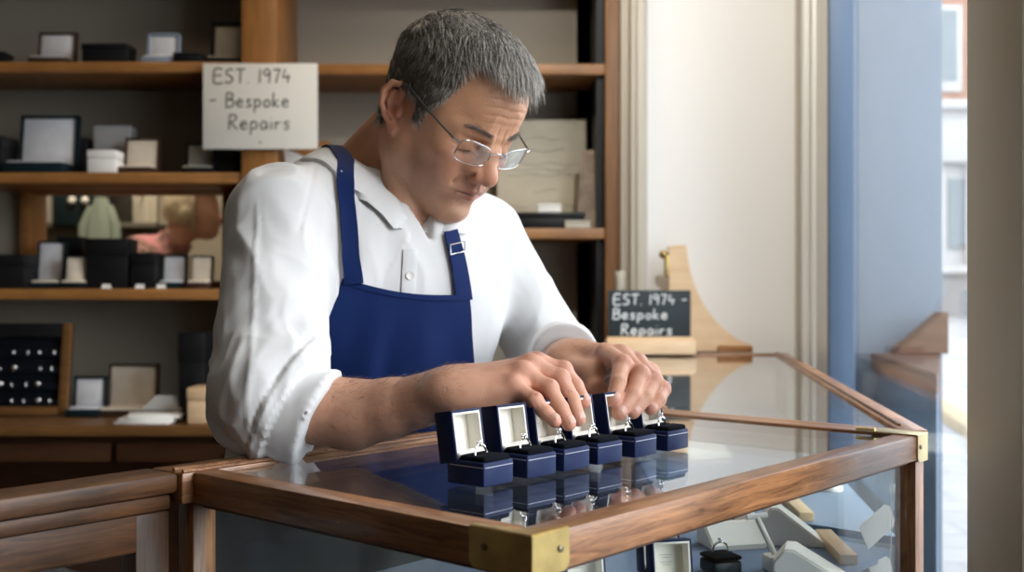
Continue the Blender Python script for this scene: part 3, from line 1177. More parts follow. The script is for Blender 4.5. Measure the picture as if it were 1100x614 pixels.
# second shelf
shelf_case(12, 76, 68, ZM, 3.22, 'teal_case', 'lining_grey', 'large dark teal open box with white lining on the second shelf', 8, dep=0.12, rim=0.009, cushion='lining_grey', hb=0.03)
shelf_closed(-30, 11, 40, ZM, 3.24, 'black_case', 'black closed box left of the large teal box on the second shelf', 0.11)
shelf_closed(77, 100, 41, ZM, 3.34, 'black_case', 'black closed box right of the large teal box on the second shelf', 0.10)
shelf_closed(98, 129, 24, ZM, 3.195, 'white_card', 'small white lidded box on the second shelf', 0.07, lidh=0.38)
shelf_closed(104, 144, 55, ZM, 3.33, 'grey_card', 'upright pale grey box behind the small white box', 0.06, lidh=0.5)
shelf_case(130, 168, 42, ZM, 3.215, 'brown_case', 'lining_cream', 'brown open box with cream lining on the second shelf', 9)
shelf_case(197, 232, 36, ZM, 3.22, 'black_case', 'lining_beige', 'black open box with beige lining half behind the white sign', 9)
shelf_closed(233, 257, 26, ZM, 3.25, 'black_case', 'black closed box beside the post on the second shelf', 0.10)
# right of the post behind the man's shoulder
x, y, z = onshelf(330, 350, ZR, 3.3)
# third shelf
shelf_closed(-28, 34, 36, ZL, 3.22, 'black_case', 'wide black closed box at the left of the third shelf', 0.10)
shelf_case(36, 66, 52, ZL, 3.24, 'teal_case', 'lining_grey', 'dark teal open box with grey lining on the third shelf', 8, cushion='lining_cream', rim=0.005)
shelf_case(67, 93, 36, ZL, 3.20, 'black_case', 'lining_cream', 'small open box with pale cream lining on the third shelf', 8, rim=0.004, cushion='lining_cream')
shelf_closed(64, 92, 55, ZL, 3.36, 'black_case', 'upright black box standing behind the small cream lined box', 0.05)
shelf_closed(97, 143, 53, ZL, 3.25, 'black_case', 'tall black closed box in the middle of the third shelf', 0.09)
shelf_closed(145, 172, 38, ZL, 3.25, 'black_case', 'medium black closed box under the pink figure on the third shelf', 0.09)
shelf_case(172, 199, 37, ZL, 3.24, 'teal_case', 'lining_grey', 'dark open box with grey lining next to the cream one on the third shelf', 8, rim=0.005)
shelf_case(203, 227, 36, ZL, 3.21, 'brown_case', 'lining_cream', 'open box with warm cream lining nearest the man on the third shelf', 8, rim=0.003, cushion='lining_cream')
for (a, yy, lab) in ((114, 3.19, 'tiny white price ticket in front of the tall black box'), (150, 3.19, 'tiny white price ticket in front of the medium black box'), (173, 3.175, 'tiny white price ticket at the edge of the third shelf')):
    x = (a - 550) / FPX * yy
    mb = MB()
    mb.prism([(yy - 0.006, ZL + 0.001), (yy + 0.006, ZL + 0.001), (yy + 0.002, ZL + 0.013)], x - 0.012, x + 0.012, axis='X')
    tag(mb.build('price_ticket', M['white_card']), lab, 'ticket')
# on the desk
shelf_case(75, 111, 42, DZ, 3.17, 'teal_case', 'lining_grey', 'navy open box with white lining on the desk', 7, rim=0.007, hb=0.022)
shelf_case(110, 164, 54, DZ, 3.20, 'brown_case', 'lining_cream', 'large brown open box with cream lining on the desk', 8, rim=0.006, hb=0.018, cushion='lining_cream')
shelf_closed(196, 224, 92, DZ, 3.12, 'black_case', 'tall upright black box standing on the desk behind the man', 0.09)
o = shelf_closed(206, 250, 38, DZ, 3.03, 'pine', 'small pale wooden box on the desk behind the man', 0.10)

# pile of white papers on the desk
pp = P(160, 448, 3.02)
for i in range(5):
    mb = MB()
    mb.box((0, 0, 0), (0.15 - 0.004 * i, 0.11, 0.004), 0.001)
    o = mb.build('paper', M['white_card'], loc=(pp.x + 0.006 * (i % 2) - 0.004 + (0.012 if i > 2 else 0), 3.03 + 0.003 * i, DZ + 0.003 + 0.0046 * i), rot=(0, 0, math.radians(-4 + 5 * i)))
    tag(o, 'white folded paper in the pile on the desk', 'paper', 'papers piled on the desk')
mb = MB()
mb.prism([(-0.055, 0.0), (0.055, 0.0), (0.075, 0.045), (-0.02, 0.045)], -0.002, 0.002)
o = mb.build('paper', M['grey_card'], loc=(pp.x + 0.015, 3.075, DZ + 0.028), rot=(math.radians(-35), 0, 0))
tag(o, 'grey white bag lying on top of the paper pile on the desk', 'paper bag')

# framed ring display tray leaning on the desk
rx_, ry_ = (10 - 550) / FPX * 3.15, 3.15
tr = empty('ring_display', (rx_, ry_, DZ), label='dark framed tray with four rows of rings leaning on the desk', cat='ring display')
W_, H_ = 0.315, 0.262
mb = MB()
mb.box((0, 0.004, H_ / 2), (W_, 0.008, H_), 0.001)
Mt = Matrix.Translation((0, 0.02, 0.002)) @ Matrix.Rotation(math.radians(-9), 4, 'X')
mb.xf(Mt).build('tray_back', M['velvet'], tr)
for nm, c, s, m_ in (('frame_side', (-W_ / 2 + 0.012, -0.006, H_ / 2), (0.024, 0.022, H_), 'oak_desk'), ('frame_side', (W_ / 2 - 0.012, -0.006, H_ / 2), (0.024, 0.022, H_), 'oak_desk'),
                     ('frame_bottom', (0, -0.006, 0.012), (W_ - 0.048, 0.022, 0.024), 'oak_desk'), ('frame_top', (0, -0.006, H_ - 0.020), (W_ - 0.048, 0.022, 0.040), 'black_case')):
    MB().box(c, s, 0.002).xf(Mt).build(nm, M[m_], tr)
for r_ in range(4):
    mb = MB()
    mb.box((0, -0.006, 0.035 + r_ * 0.046), (W_ - 0.05, 0.012, 0.018), 0.004)
    mb.xf(Mt).build('ring_roll', M['velvet'], tr)
    for k in range(7):
        if (k * 5 + r_ * 3) % 7 == 5:
            continue
        xx = -W_ / 2 + 0.045 + k * 0.037 + 0.004 * ((r_ * 3 + k) % 2)
        mb = MB()
        pts = [(xx, -0.008 + 0.009 * math.cos(a) * 0.9, 0.040 + r_ * 0.046 + 0.009 * math.sin(a)) for a in np.linspace(0, 2 * math.pi, 13)[:-1]]
        mb.tube(pts, 0.0013, 6, closed=True)
        big = (r_ == 0 and k in (5,)) or (r_ == 1 and k in (2, 5)) or (r_ == 2 and k == 3)
        mb.sphere((xx, -0.018, 0.043 + r_ * 0.046), (0.008, 0.004, 0.006) if big else (0.003, 0.0025, 0.0025), 8)
        o = mb.xf(Matrix.Translation((rx_, ry_, DZ)) @ Mt).build('ring', M['silver'])
        tag(o, 'small silver ring in the dark framed tray on the desk', 'ring', 'rings in the leaning tray')

# right bay: leaning boards, black tray, small white boxes
k = 3.30 / FPX


def board(px0, px1, ph, zs, Yc, lean, rz, mat, name, label, cat):
    kk = Yc / FPX
    w, h = (px1 - px0) * kk, ph * kk
    root = empty(name, ((0.5 * (px0 + px1) - 550) * kk, Yc, zs + 0.001), math.radians(rz), label, cat)
    Mx = Matrix.Rotation(math.radians(-lean), 4, 'X')
    MB().box((0, 0.004, h / 2 + 0.001), (w, 0.008, h), 0.001).xf(Mx).build('board', mat, root)
    return root, w, h, Mx


aged = plain('aged cream paper', (0.52, 0.47, 0.36), 0.8, vary=0.10, vscale=9)
fadedink = plain('faded ink', (0.36, 0.33, 0.27), 0.8)
r1, w1, h1, Mx = board(534, 631, 122, ZR, 3.33, 6, 0, aged, 'certificate', 'large aged cream certificate leaning on the right hand shelf', 'certificate')
mb = MB()
for i, (zz, a, b_) in enumerate(((0.83, .3, .7), (0.72, .25, .75), (0.60, .12, .9), (0.55, .15, .8), (0.50, .12, .86), (0.36, .4, .66), (0.22, .1, .34), (0.22, .62, .9))):
    xs = np.linspace(a, b_, 14)
    mb.tube([((x - 0.5) * w1, -0.0008, (zz + 0.012 * math.sin(17 * x + i * 2)) * h1) for x in xs], 0.0016, 4)
mb.xf(Mx).build('handwriting', fadedink, r1)
r2, w2, h2, Mx = board(618, 645, 86, ZR, 3.20, 7, -30, plain('brown grey card', (0.30, 0.24, 0.19), 0.8, vary=0.3, vscale=25), 'picture_card', 'narrow brown patterned card leaning against the certificate', 'card')
shelf_closed(550, 628, 17, ZR, 3.22, 'black_case', 'long flat black case in front of the certificate', 0.09)
k = 3.22 / FPX
o = closed_case('jewellery_box', 26 * k, 0.04, 9 * k, 'white_card')
tag(o, 'small white box lying on the long flat black case', 'jewellery box')
put(o, (590 - 550) * k, 3.22, ZR + e + 17 * k + 0.001)
shelf_closed(606, 634, 8, ZR, 3.185, 'lining_beige', 'flat cream packet on the right hand shelf edge', 0.05)

# brown round stand and white folded card behind the man's shoulder
shelf_z = ZR
mb = MB().lathe([(0.03, 0), (0.03, 0.008), (0.012, 0.014), (0.012, 0.02)], n=20)
bs = empty('bracelet_stand', (P(338, 0, 3.27).x, 3.27, ZR + 0.001), label='round brown wooden bracelet stand above the man\'s shoulder', cat='stand')
mb.build('base', M['oak_shelf'], bs)
mb = MB().tube([(-0.045, 0, 0.215), (0.045, 0, 0.225)], 0.036, 20)
mb.build('roll', M['oak_shelf'], bs)
MB().tube([(0, 0, 0.015), (0, 0, 0.2)], 0.008, 10).build('stem', M['oak_shelf'], bs)
mb = MB()
mb.prism([(-0.02, 0.0), (0.05, 0.0), (0.03, 0.20), (-0.045, 0.23)], -0.004, 0.004)
o = mb.build('folded_card', M['white_card'], loc=(P(322, 0, 3.2).x, 3.20, ZR + 0.001))
tag(o, 'white card standing beside the round wooden bracelet stand', 'card')

# slim white holder beside the pier
p = P(665, 330, 3.12)
mb = MB().lathe([(0.014, 0), (0.016, 0.02), (0.013, 0.20), (0.016, 0.215), (0.014, 0.22)], n=18)
o = mb.build('slim_vase', M['trim_beige'], loc=(P(666, 0, 3.02).x, 3.02, TOP + 0.0))
tag(o, 'slim pale vase standing behind the chalkboard sign', 'vase')

# ------------------------------------------------------------------ handwriting
GL = {
    'E': (0.62, [[(0.62, 1), (0.06, 0.97), (0.0, 0.02), (0.62, 0.0)], [(0.03, 0.52), (0.52, 0.54)]]),
    'S': (0.58, [[(0.58, .90), (0.36, 1), (0.10, .84), (0.18, .60), (0.46, .44), (0.52, .18), (0.26, 0), (0.0, .10)]]),
    'T': (0.68, [[(0, .97), (0.70, 1)], [(0.37, .98), (0.33, 0)]]),
    '.': (0.1, [[(0.02, .03), (0.06, .0)]]),
    '1': (0.16, [[(0.12, 1), (0.08, 0)]]),
    '9': (0.5, [[(.46, .84), (.26, 1), (.04, .80), (.14, .56), (.38, .60), (.47, .86)], [(.47, .86), (.46, .4), (.40, 0)]]),
    '7': (0.5, [[(0, .95), (.52, .98)], [(.52, .98), (.34, .5), (.22, 0)]]),
    '4': (0.58, [[(.20, 1), (.02, .42)], [(.02, .42), (.58, .40)], [(.42, .62), (.38, 0)]]),
    '-': (0.42, [[(0, .46), (.42, .49)]]),
    'B': (0.5, [[(.06, 1), (0, 0)], [(.03, .97), (.36, .98), (.46, .78), (.30, .58), (.06, .53)], [(.06, .53), (.42, .50), (.52, .24), (.34, .03), (0, 0)]]),
    'e': (0.44, [[(.05, .28), (.38, .33), (.32, .52), (.14, .52), (.02, .26), (.16, .02), (.44, .10)]]),
    's': (0.36, [[(.36, .47), (.18, .54), (.06, .40), (.28, .22), (.24, .03), (.0, .05)]]),
    'p': (0.42, [[(.05, .54), (.0, -.38)], [(.04, .38), (.22, .54), (.40, .38), (.32, .08), (.03, .06)]]),
    'o': (0.42, [[(.22, .52), (.04, .32), (.12, .03), (.34, .08), (.40, .36), (.22, .52)]]),
    'k': (0.42, [[(.06, 1), (0, 0)], [(.38, .52), (.04, .24)], [(.04, .24), (.40, 0)]]),
    'R': (0.52, [[(.06, 1), (0, 0)], [(.04, .97), (.38, .96), (.44, .74), (.26, .54), (.05, .50)], [(.12, .50), (.52, 0)]]),
    'a': (0.44, [[(.38, .46), (.16, .54), (.02, .26), (.14, .02), (.34, .14), (.40, .48)], [(.40, .48), (.42, .02)]]),
    'i': (0.1, [[(.05, .52), (.04, 0)], [(.06, .76), (.07, .80)]]),
    'r': (0.34, [[(.02, .52), (.02, 0)], [(.03, .30), (.16, .48), (.34, .48)]]),
    ' ': (0.3, []),
}


def catmull(pts, n=6):
    if len(pts) < 3:
        return pts
    out = []
    q = [pts[0]] + list(pts) + [pts[-1]]
    for i in range(1, len(q) - 2):
        p0, p1, p2, p3 = [np.array(v, float) for v in q[i - 1:i + 3]]
        for t in np.linspace(0, 1, n, endpoint=False):
            out.append(tuple(0.5 * ((2 * p1) + (-p0 + p2) * t + (2 * p0 - 5 * p1 + 4 * p2 - p3) * t * t + (-p0 + 3 * p1 - 3 * p2 + p3) * t ** 3)))
    out.append(tuple(pts[-1]))
    return out


def handwriting(mb, text, x0, x1, z, h, pen, y=0.0):
    """Writes text in the XZ plane facing -Y, between x0 and x1, capitals h tall."""
    adv = [GL[c][0] + 0.20 for c in text]
    tot = sum(adv) - 0.20
    sx = (x1 - x0) / tot
    x = x0
    for c, a in zip(text, adv):
        for st in GL[c][1]:
            st = [(x + p[0] * sx, z + p[1] * h) for p in st]
            pts = catmull(st) if len(st) > 3 else st
            mb.tube([(p[0], y, p[1]) for p in pts], pen, 6)
        x += a * sx


# white card sign on the shelving post
YC_ = 3.125
kc = YC_ / FPX
sg = empty('sign', ((279.5 - 550) * kc, YC_, EYE.z - (160 - 307) * kc), label='white handwritten card sign fixed to the shelving post', cat='sign')
sw, shh = 123 * kc, 92 * kc
MB().box((0, 0.003, shh / 2), (sw, 0.006, shh), 0.001).build('card', M['sign_card'], sg)
mb = MB()


def L_(px):
    return (px - 279.5) * kc


def Z_(py):
    return (160 - py) * kc


for _t, _a, _b, _y, _h in (('EST. 1974', 230, 312, 89, 15), ('- Bespoke', 225, 310, 115, 15.5), ('Repairs', 246, 311, 139, 16)):
    mb = MB()
    handwriting(mb, _t, L_(_a), L_(_b), Z_(_y), _h * kc, 0.0019, -0.0004)
    mb.build('lettering', M['ink'], sg)
MB().lathe([(0.003, 0), (0.003, 0.001), (0.0015, 0.002)], n=10).xf(Matrix.Translation((0, 0, Z_(153))) @ Matrix.Rotation(math.radians(90), 4, 'X')).build('pin', M['screw'], sg)

# chalkboard sign on a beech base at the back of the far case
YK = 2.93
kc = YK / FPX
zb = TOP
kb = empty('chalkboard_sign', ((699 - 550) * kc, YK, zb + 0.001), label='small black chalkboard on a pale wooden base on the far case', cat='sign')
bz = EYE.z - (365 - 307) * kc - zb      # top of the base above the case
tz = EYE.z - (312 - 307) * kc - zb
MB().box((0, 0.01, bz / 2), (96 * kc, 0.05, bz), 0.003).build('base', M['pine'], kb)
MB().box((-1 * kc, 0.012, (bz + tz) / 2), (89 * kc, 0.008, tz - bz), 0.001).build('board', M['board_black'], kb)
MB().box((-1 * kc, 0.006, bz + 0.003), (92 * kc, 0.012, 0.008), 0.002).build('lip', M['pine'], kb)
mb = MB()


def K_(px):
    return (px - 699) * kc


def KZ(py):
    return EYE.z - (py - 307) * kc - zb


for _t, _a, _b, _y, _h in (('EST. 1974 -', 660, 738, 327.5, 11), ('Bespoke', 659, 717, 343, 11), ('Repairs', 668, 722, 360, 11.5)):
    mb = MB()
    handwriting(mb, _t, K_(_a), K_(_b), KZ(_y), _h * kc, 0.0019, 0.0076)
    mb.build('lettering', M['chalk'], kb)

# concave beech bracket against the white pier
YJ = 3.035
kc = YJ / FPX
cb = empty('curved_bracket', ((760 - 550) * kc, YJ, TOP), label='pale beech bracket with concave curve standing on the far case by the white wall', cat='bracket')


def J(px, py):
    return ((px - 760) * kc, EYE.z - (py - 307) * kc - TOP)


pts = [J(718, 377), J(718, 264), J(736, 263)]
for t in np.linspace(0, 1, 14):
    a = math.radians(180 - 83 * 0) if False else 0
    # quarter-like concave curve from the top edge to the toe
    p0, p1, p2, p3 = np.array(J(737, 268)), np.array(J(741, 312)), np.array(J(764, 350)), np.array(J(795, 366))
    q_ = (1 - t) ** 3 * p0 + 3 * (1 - t) ** 2 * t * p1 + 3 * (1 - t) * t * t * p2 + t ** 3 * p3
    pts.append(tuple(q_))
pts += [J(806, 370), J(806, 377)]
pts = [(p[0], max(p[1], 0.001)) for p in pts]
MB().prism(pts, -0.012, 0.012, bev=0.0015).build('panel', M['pine'], cb)
mb = MB()
a = J(788, 371)
mb.box((a[0], -0.022, 0.010), (36 * kc, 0.02, 0.018), 0.002)
mb.build('toe_block', M['oak_shelf'], cb)
mb = MB()
a = J(715, 273)
mb.box((J(716, 285)[0], 0.0, J(0, 285)[1]), (0.012, 0.02, 0.06), 0.002)
mb.sphere((a[0] - 0.006, -0.004, a[1]), 0.012, 12)
mb.build('knob', M['brass'], cb)

# ------------------------------------------------------------------ ring boxes on the near case
BW, BD_, BH = 0.042, 0.045, 0.022


def ring_box_mesh():
    """Open ring box; local +X runs along the row, -Y is the side it opens to."""
    root = empty('ring_box', (0, 0, 0))
    MB().box((0, 0, BH / 2), (BW, BD_, BH), 0.0022).build('base', M['navy_box'], root)
    mb = MB()
    for s in (-1,):
        mb.box((0, -BD_ / 2 - 0.0001, BH - 0.0045), (BW - 0.003, 0.0005, 0.0006))
    for s in (-1, 1):
        mb.box((s * (BW / 2 + 0.0001), -0.001, BH - 0.0045), (0.0005, BD_ - 0.006, 0.0006))
    mb.build('foil_line', M['gold_line'], root)
    mb = MB()
    mb.box((0, -0.0115, BH + 0.0012), (BW - 0.005, 0.019, 0.0065), 0.0028, seg=3)
    mb.box((0, 0.009, BH + 0.0012), (BW - 0.005, 0.0215, 0.0065), 0.0028, seg=3)
    mb.build('cushion', M['velvet'], root)
    lh, lt = 0.047, 0.0215
    Mx = Matrix.Translation((0, BD_ / 2 - 0.0035, BH - 0.004)) @ Matrix.Rotation(math.radians(-9), 4, 'X') @ Matrix.Translation((0, -lt + 0.012, 0))
    lid = MB()
    lid.box((0, lt - 0.001, lh / 2), (BW, 0.002, lh), 0.0008)
    for s in (-1, 1):
        lid.box((s * (BW / 2 - 0.0011), lt / 2, lh / 2), (0.0022, lt, lh), 0.0008)
    lid.box((0, lt / 2, lh - 0.0011), (BW, lt, 0.0022), 0.0008)
    lid.box((0, lt / 2 + 0.004, 0.0011), (BW, lt - 0.008, 0.0022), 0.0008)
    lo = lid.xf(Mx).build('lid', M['navy_box'], root)
    ln = MB()
    ln.box((0, lt - 0.0035, lh / 2 + 0.001), (BW - 0.005, 0.003, lh - 0.005), 0.001)
    for s in (-1, 1):
        ln.box((s * (BW / 2 - 0.0032), lt / 2, lh / 2 + 0.001), (0.0022, lt - 0.0012, lh - 0.005), 0.0006)
    ln.box((0, lt / 2, lh - 0.0034), (BW - 0.005, lt - 0.0012, 0.0022), 0.0006)
    # satin roll between lid and cushion
    ln.prism([(lt - 0.004, 0.010), (0.002, 0.0105), (-0.003, 0.006), (-0.0015, 0.0022), (lt - 0.004, 0.002)], -BW / 2 + 0.0025, BW / 2 - 0.0025, bev=0.001, axis='X')
    into(ln.xf(Mx).build('satin_lining', M['satin']), lo)
    pr = MB()
    for zz, a in ((0.031, 0.010), (0.0285, 0.007), (0.024, 0.009), (0.0215, 0.006)):
        pr.box((-0.001, lt - 0.0052, zz), (a * 1.3, 0.0004, 0.0006))
    into(pr.xf(Mx).build('print', plain('grey print', (0.45, 0.43, 0.40), 0.6)), lo)
    hg = MB().tube([(-0.012, BD_ / 2 + 0.0004, BH - 0.003), (0.012, BD_ / 2 + 0.0004, BH - 0.003)], 0.0013, 8)
    hg.build('hinge', M['silver'], root)
    return root


def ring_mesh(style=0):
    """Solitaire ring standing upright; origin at the bottom of the band."""
    root = empty('ring', (0, 0, 0))
    R_ = 0.0092
    pts = [(R_ * math.cos(a), 0, R_ + R_ * math.sin(a)) for a in np.linspace(0, 2 * math.pi, 33)[:-1]]
    MB().tube(pts, 0.00095, 8, closed=True).build('band', M['silver'], root)
    mb = MB()
    for k in range(4):
        a = math.pi / 4 + k * math.pi / 2
        mb.tube([(0.0006 * math.cos(a), 0.0006 * math.sin(a), 2 * R_ - 0.0006), (0.0026 * math.cos(a), 0.0026 * math.sin(a), 2 * R_ + 0.0026), (0.0024 * math.cos(a), 0.0024 * math.sin(a), 2 * R_ + 0.0044)], 0.00045, 6)
    mb.build('claw_setting', M['silver'], root)
    n0 = 8
    mb = MB().lathe([(0.0001, 0.0), (0.0030, 0.0025), (0.0030, 0.0029), (0.0018, 0.0038), (0.0001, 0.0039)], (0, 0, 2 * R_ + 0.0006), n=n0)
    for f in mb.bm.faces:
        f.smooth = False
    mb.build('stone', DIAMOND, root, auto=False)
    if style:
        mb = MB()
        for s in (-1, 1):
            for j in range(3):
                a = math.pi / 2 + s * (0.42 + 0.2 * j)
                mb.sphere((R_ * 1.08 * math.cos(a), 0, R_ + R_ * 1.08 * math.sin(a)), 0.0011, 8)
        mb.build('side_stones', DIAMOND, root)
    return root


dm, nt, out = mat_new('cut diamond')
b = nt.nodes.new('ShaderNodeBsdfPrincipled')
b.inputs['Base Color'].default_value = (0.95, 0.96, 1, 1)
b.inputs['Metallic'].default_value = 0.75
b.inputs['Roughness'].default_value = 0.05
nt.links.new(b.outputs[0], out.inputs[0])
DIAMOND = dm

RB0 = ring_box_mesh()
RG0 = ring_mesh(0)
RG1 = ring_mesh(1)
remember(RB0)
row_px = [552, 598, 634, 669, 706, 740]
c1, c6 = G(552, 518, TOP), G(740, 481, TOP)
ruz = math.degrees(math.atan2(U.y, U.x))
rlab = ['leftmost', 'second from the left', 'third from the left', 'fourth from the left', 'fifth from the left', 'rightmost']
rwhere = ['nearest the brass corner', 'standing under the edge of the right hand', 'held by the fingertips of the right hand', 'between the two hands', 'under the fingertips of the left hand', 'at the window end of the row']
BOXES = []
for i, px in enumerate(row_px):
    # point of the row line seen at this column
    dd = c6 - c1
    k_ = (px - 550) / FPX
    t = (k_ * c1.y - c1.x) / (dd.x - k_ * dd.y)
    corner = c1 + dd * t
    cen = corner - U * BW / 2 + Vv * BD_ / 2
    o = RB0 if i == 0 else copy_tree(RB0)
    o.location = (cen.x, cen.y, TOP + 0.0004)
    o.rotation_euler = (0, 0, math.radians(ruz + (2.0 if i == 0 else [0, -1.5, 0.8, -0.6, 1.2, 0][i])))
    tag(o, 'open navy ring box with cream lining, ' + rlab[i] + ' in the row', 'ring box', 'ring boxes in a row on the glass top')
    BOXES.append(cen)
    src = RG1 if i in (0, 3, 5) else RG0
    r = src if (i == 0 or i == 1) else copy_tree(src)
    p = cen + Vector((0, 0, BH - 0.0045)) - Vv * 0.0025
    r.location = (p.x, p.y, TOP + BH - 0.0055)
    r.rotation_euler = (math.radians(-8), 0, math.radians(ruz + 8))
    tag(r, 'silver solitaire ring in the ring box ' + rlab[i] + ' of the row', 'ring', 'rings in the row of ring boxes')

# ------------------------------------------------------------------ things on the cloth inside the near case
NAVY_IN = [((728, 587), 0.0, 'navy ring box with white card standing open inside the case, below the wooden edge'),
           ((636, 598), 0.0, 'navy ring box with white lining inside the case, nearest the brass corner'),
           ((715, 572), 0.0, 'small navy ring box inside the case behind another open one')]
for (pq, rz, lab) in NAVY_IN:
    Yt = (EYE.z - (SH + 0.062)) * FPX / (pq[1] - 307.0)
    o = copy_tree(RB0)
    o.location = ((pq[0] - 550) / FPX * Yt, Yt, SH - 0.0005)
    o.rotation_euler = (0, 0, math.radians(12 if pq[0] > 640 else 20))
    tag(o, lab, 'ring box', 'ring boxes inside the case')
rb = closed_case('ring_box', 0.036, 0.036, 0.020, 'teal_case', lidh=0.3, lidmat='velvet')
p = G(774, 613, SH)
put(rb, p.x, p.y, SH - 0.0003, 20)
tag(rb, 'dark ring block with a silver ring on it, inside the case', 'ring box')
r = copy_tree(RG1)
r.location = (p.x, p.y, SH + 0.014)
r.rotation_euler = (0, 0, math.radians(15))
tag(r, 'silver ring with side stones on the dark block inside the case', 'ring')


def wedge_stand(name, base_px, w, d, h, rz, label, slots=0, tilt=0):
    p = G(base_px[0], base_px[1], SH)
    root = empty(name, (p.x, p.y, SH - 0.0004), math.radians(rz), label, 'display stand')
    MB().prism([(-d / 2, 0), (d / 2, 0), (d / 2, h * 0.6), (d / 2 - 0.012, h), (d / 2 - 0.022, h), (-d / 2, 0.006)], -w / 2, w / 2, bev=0.002, axis='X').build('wedge', M['resin_white'], root)
    for i in range(slots):
        mb = MB().box(((i + 0.5) / slots * w - w / 2, -d * 0.05, h * 0.52), (0.004, d * 0.62, 0.006), 0.002, rot=Euler((math.atan2(h, d * 0.9), 0, 0)).to_matrix())
        mb.build('slot_roll', M['satin'], root)
    return root


wedge_stand('display_stand', (786, 585), 0.072, 0.050, 0.028, 14, 'low white sloping display stand inside the case, left of the pair', 4)
wedge_stand('display_stand', (850, 582), 0.045, 0.075, 0.046, 78, 'white wedge display stand inside the case with pointed end to the right')
wedge_stand('display_stand', (870, 622), 0.045, 0.075, 0.036, 72, 'white wedge display stand inside the case, nearest the front glass')
# white ring finger and T rod stand
p = G(806, 566, SH)
fs = empty('ring_finger', (p.x, p.y + 0.02, SH - 0.0003), label='small white ring finger with silver ring at the back of the case', cat='display stand')
MB().lathe([(0.016, 0), (0.017, 0.006), (0.009, 0.014), (0.008, 0.045), (0.005, 0.055), (0.001, 0.058)], n=18).build('cone', M['resin_white'], fs)
MB().tube([(0.0096 * math.cos(a), 0.0096 * math.sin(a), 0.030 + 0.003 * math.cos(a)) for a in np.linspace(0, 2 * math.pi, 17)[:-1]], 0.001, 6, closed=True).build('ring', M['silver'], fs)
p = G(834, 612, SH)
ts = empty('rod_stand', (p.x, p.y, SH - 0.0003), math.radians(12), 'white rod stand leaning back on a square foot inside the case', 'display stand')
MB().box((0, 0, 0.009), (0.026, 0.024, 0.018), 0.003).build('foot', M['resin_white'], ts)
MB().tube([(0, 0.0, 0.014), (-0.018, 0.012, 0.058)], 0.0032, 10).build('rod', M['resin_white'], ts)
MB().tube([(-0.030, 0.012, 0.058), (-0.006, 0.012, 0.060)], 0.003, 10).build('cross_bar', M['resin_white'], ts)
# swing tags
for (pc, ang, w, h, dv, lab) in (((943, 564), 28, 0.054, 0.032, 0.675, 'white price tag hanging tilted on a thread inside the case near the far post'),
                                 ((946, 612), 14, 0.036, 0.026, 0.675, 'second white price tag low in the corner of the case')):
    k_ = (pc[0] - 550) / FPX
    o_ = CA + U * dv
    t = (k_ * o_.y - o_.x) / (Vv.x - k_ * Vv.y)
    q_ = o_ + Vv * t
    z = EYE.z - (pc[1] - 307) / FPX * q_.y
    rt = empty('price_tag', (q_.x, q_.y, z), math.radians(30), lab, 'price tag')
    Mx = Matrix.Rotation(math.radians(-ang), 4, 'Y')
    MB().prism([(-w / 2, -h / 2), (w / 2 - 0.006, -h / 2), (w / 2, -h / 2 + 0.006), (w / 2, h / 2 - 0.006), (w / 2 - 0.006, h / 2), (-w / 2, h / 2)], -0.0005, 0.0005).xf(Mx).build('card', M['white_card'], rt)
    a = Mx @ Vector((w / 2 - 0.004, 0, 0))
    MB().tube([a, a + Vector((0.004, 0, 0.02)), Vector((0.022, 0.0, (TOP - RH - z)))], 0.0005, 5).build('thread', M['white_card'], rt)
# a few pieces in the further case
p = Vector((0.60, 1.95, SH))
for (x, y, kind, lab) in ((0.50, 1.75, 0, 'white ring cone in the further case near the brass plate'), (0.58, 2.20, 1, 'low white ring stand in the further case by the window'), (0.36, 2.10, 1, 'low white ring stand in the middle of the further case')):
    if kind == 0:
        rt = empty('ring_cone', (x, y, SH - 0.0015), 0, lab, 'display stand')
        MB().lathe([(0.018, 0), (0.018, 0.006), (0.010, 0.012), (0.003, 0.05), (0.001, 0.052)], n=18).build('cone', M['resin_white'], rt)
    else:
        rt = empty('display_stand', (x, y, SH - 0.0015), math.radians(20), lab, 'display stand')
        MB().prism([(-0.03, 0), (0.03, 0), (0.03, 0.03), (-0.03, 0.008)], -0.045, 0.045, bev=0.002, axis='X').build('wedge', M['resin_white'], rt)

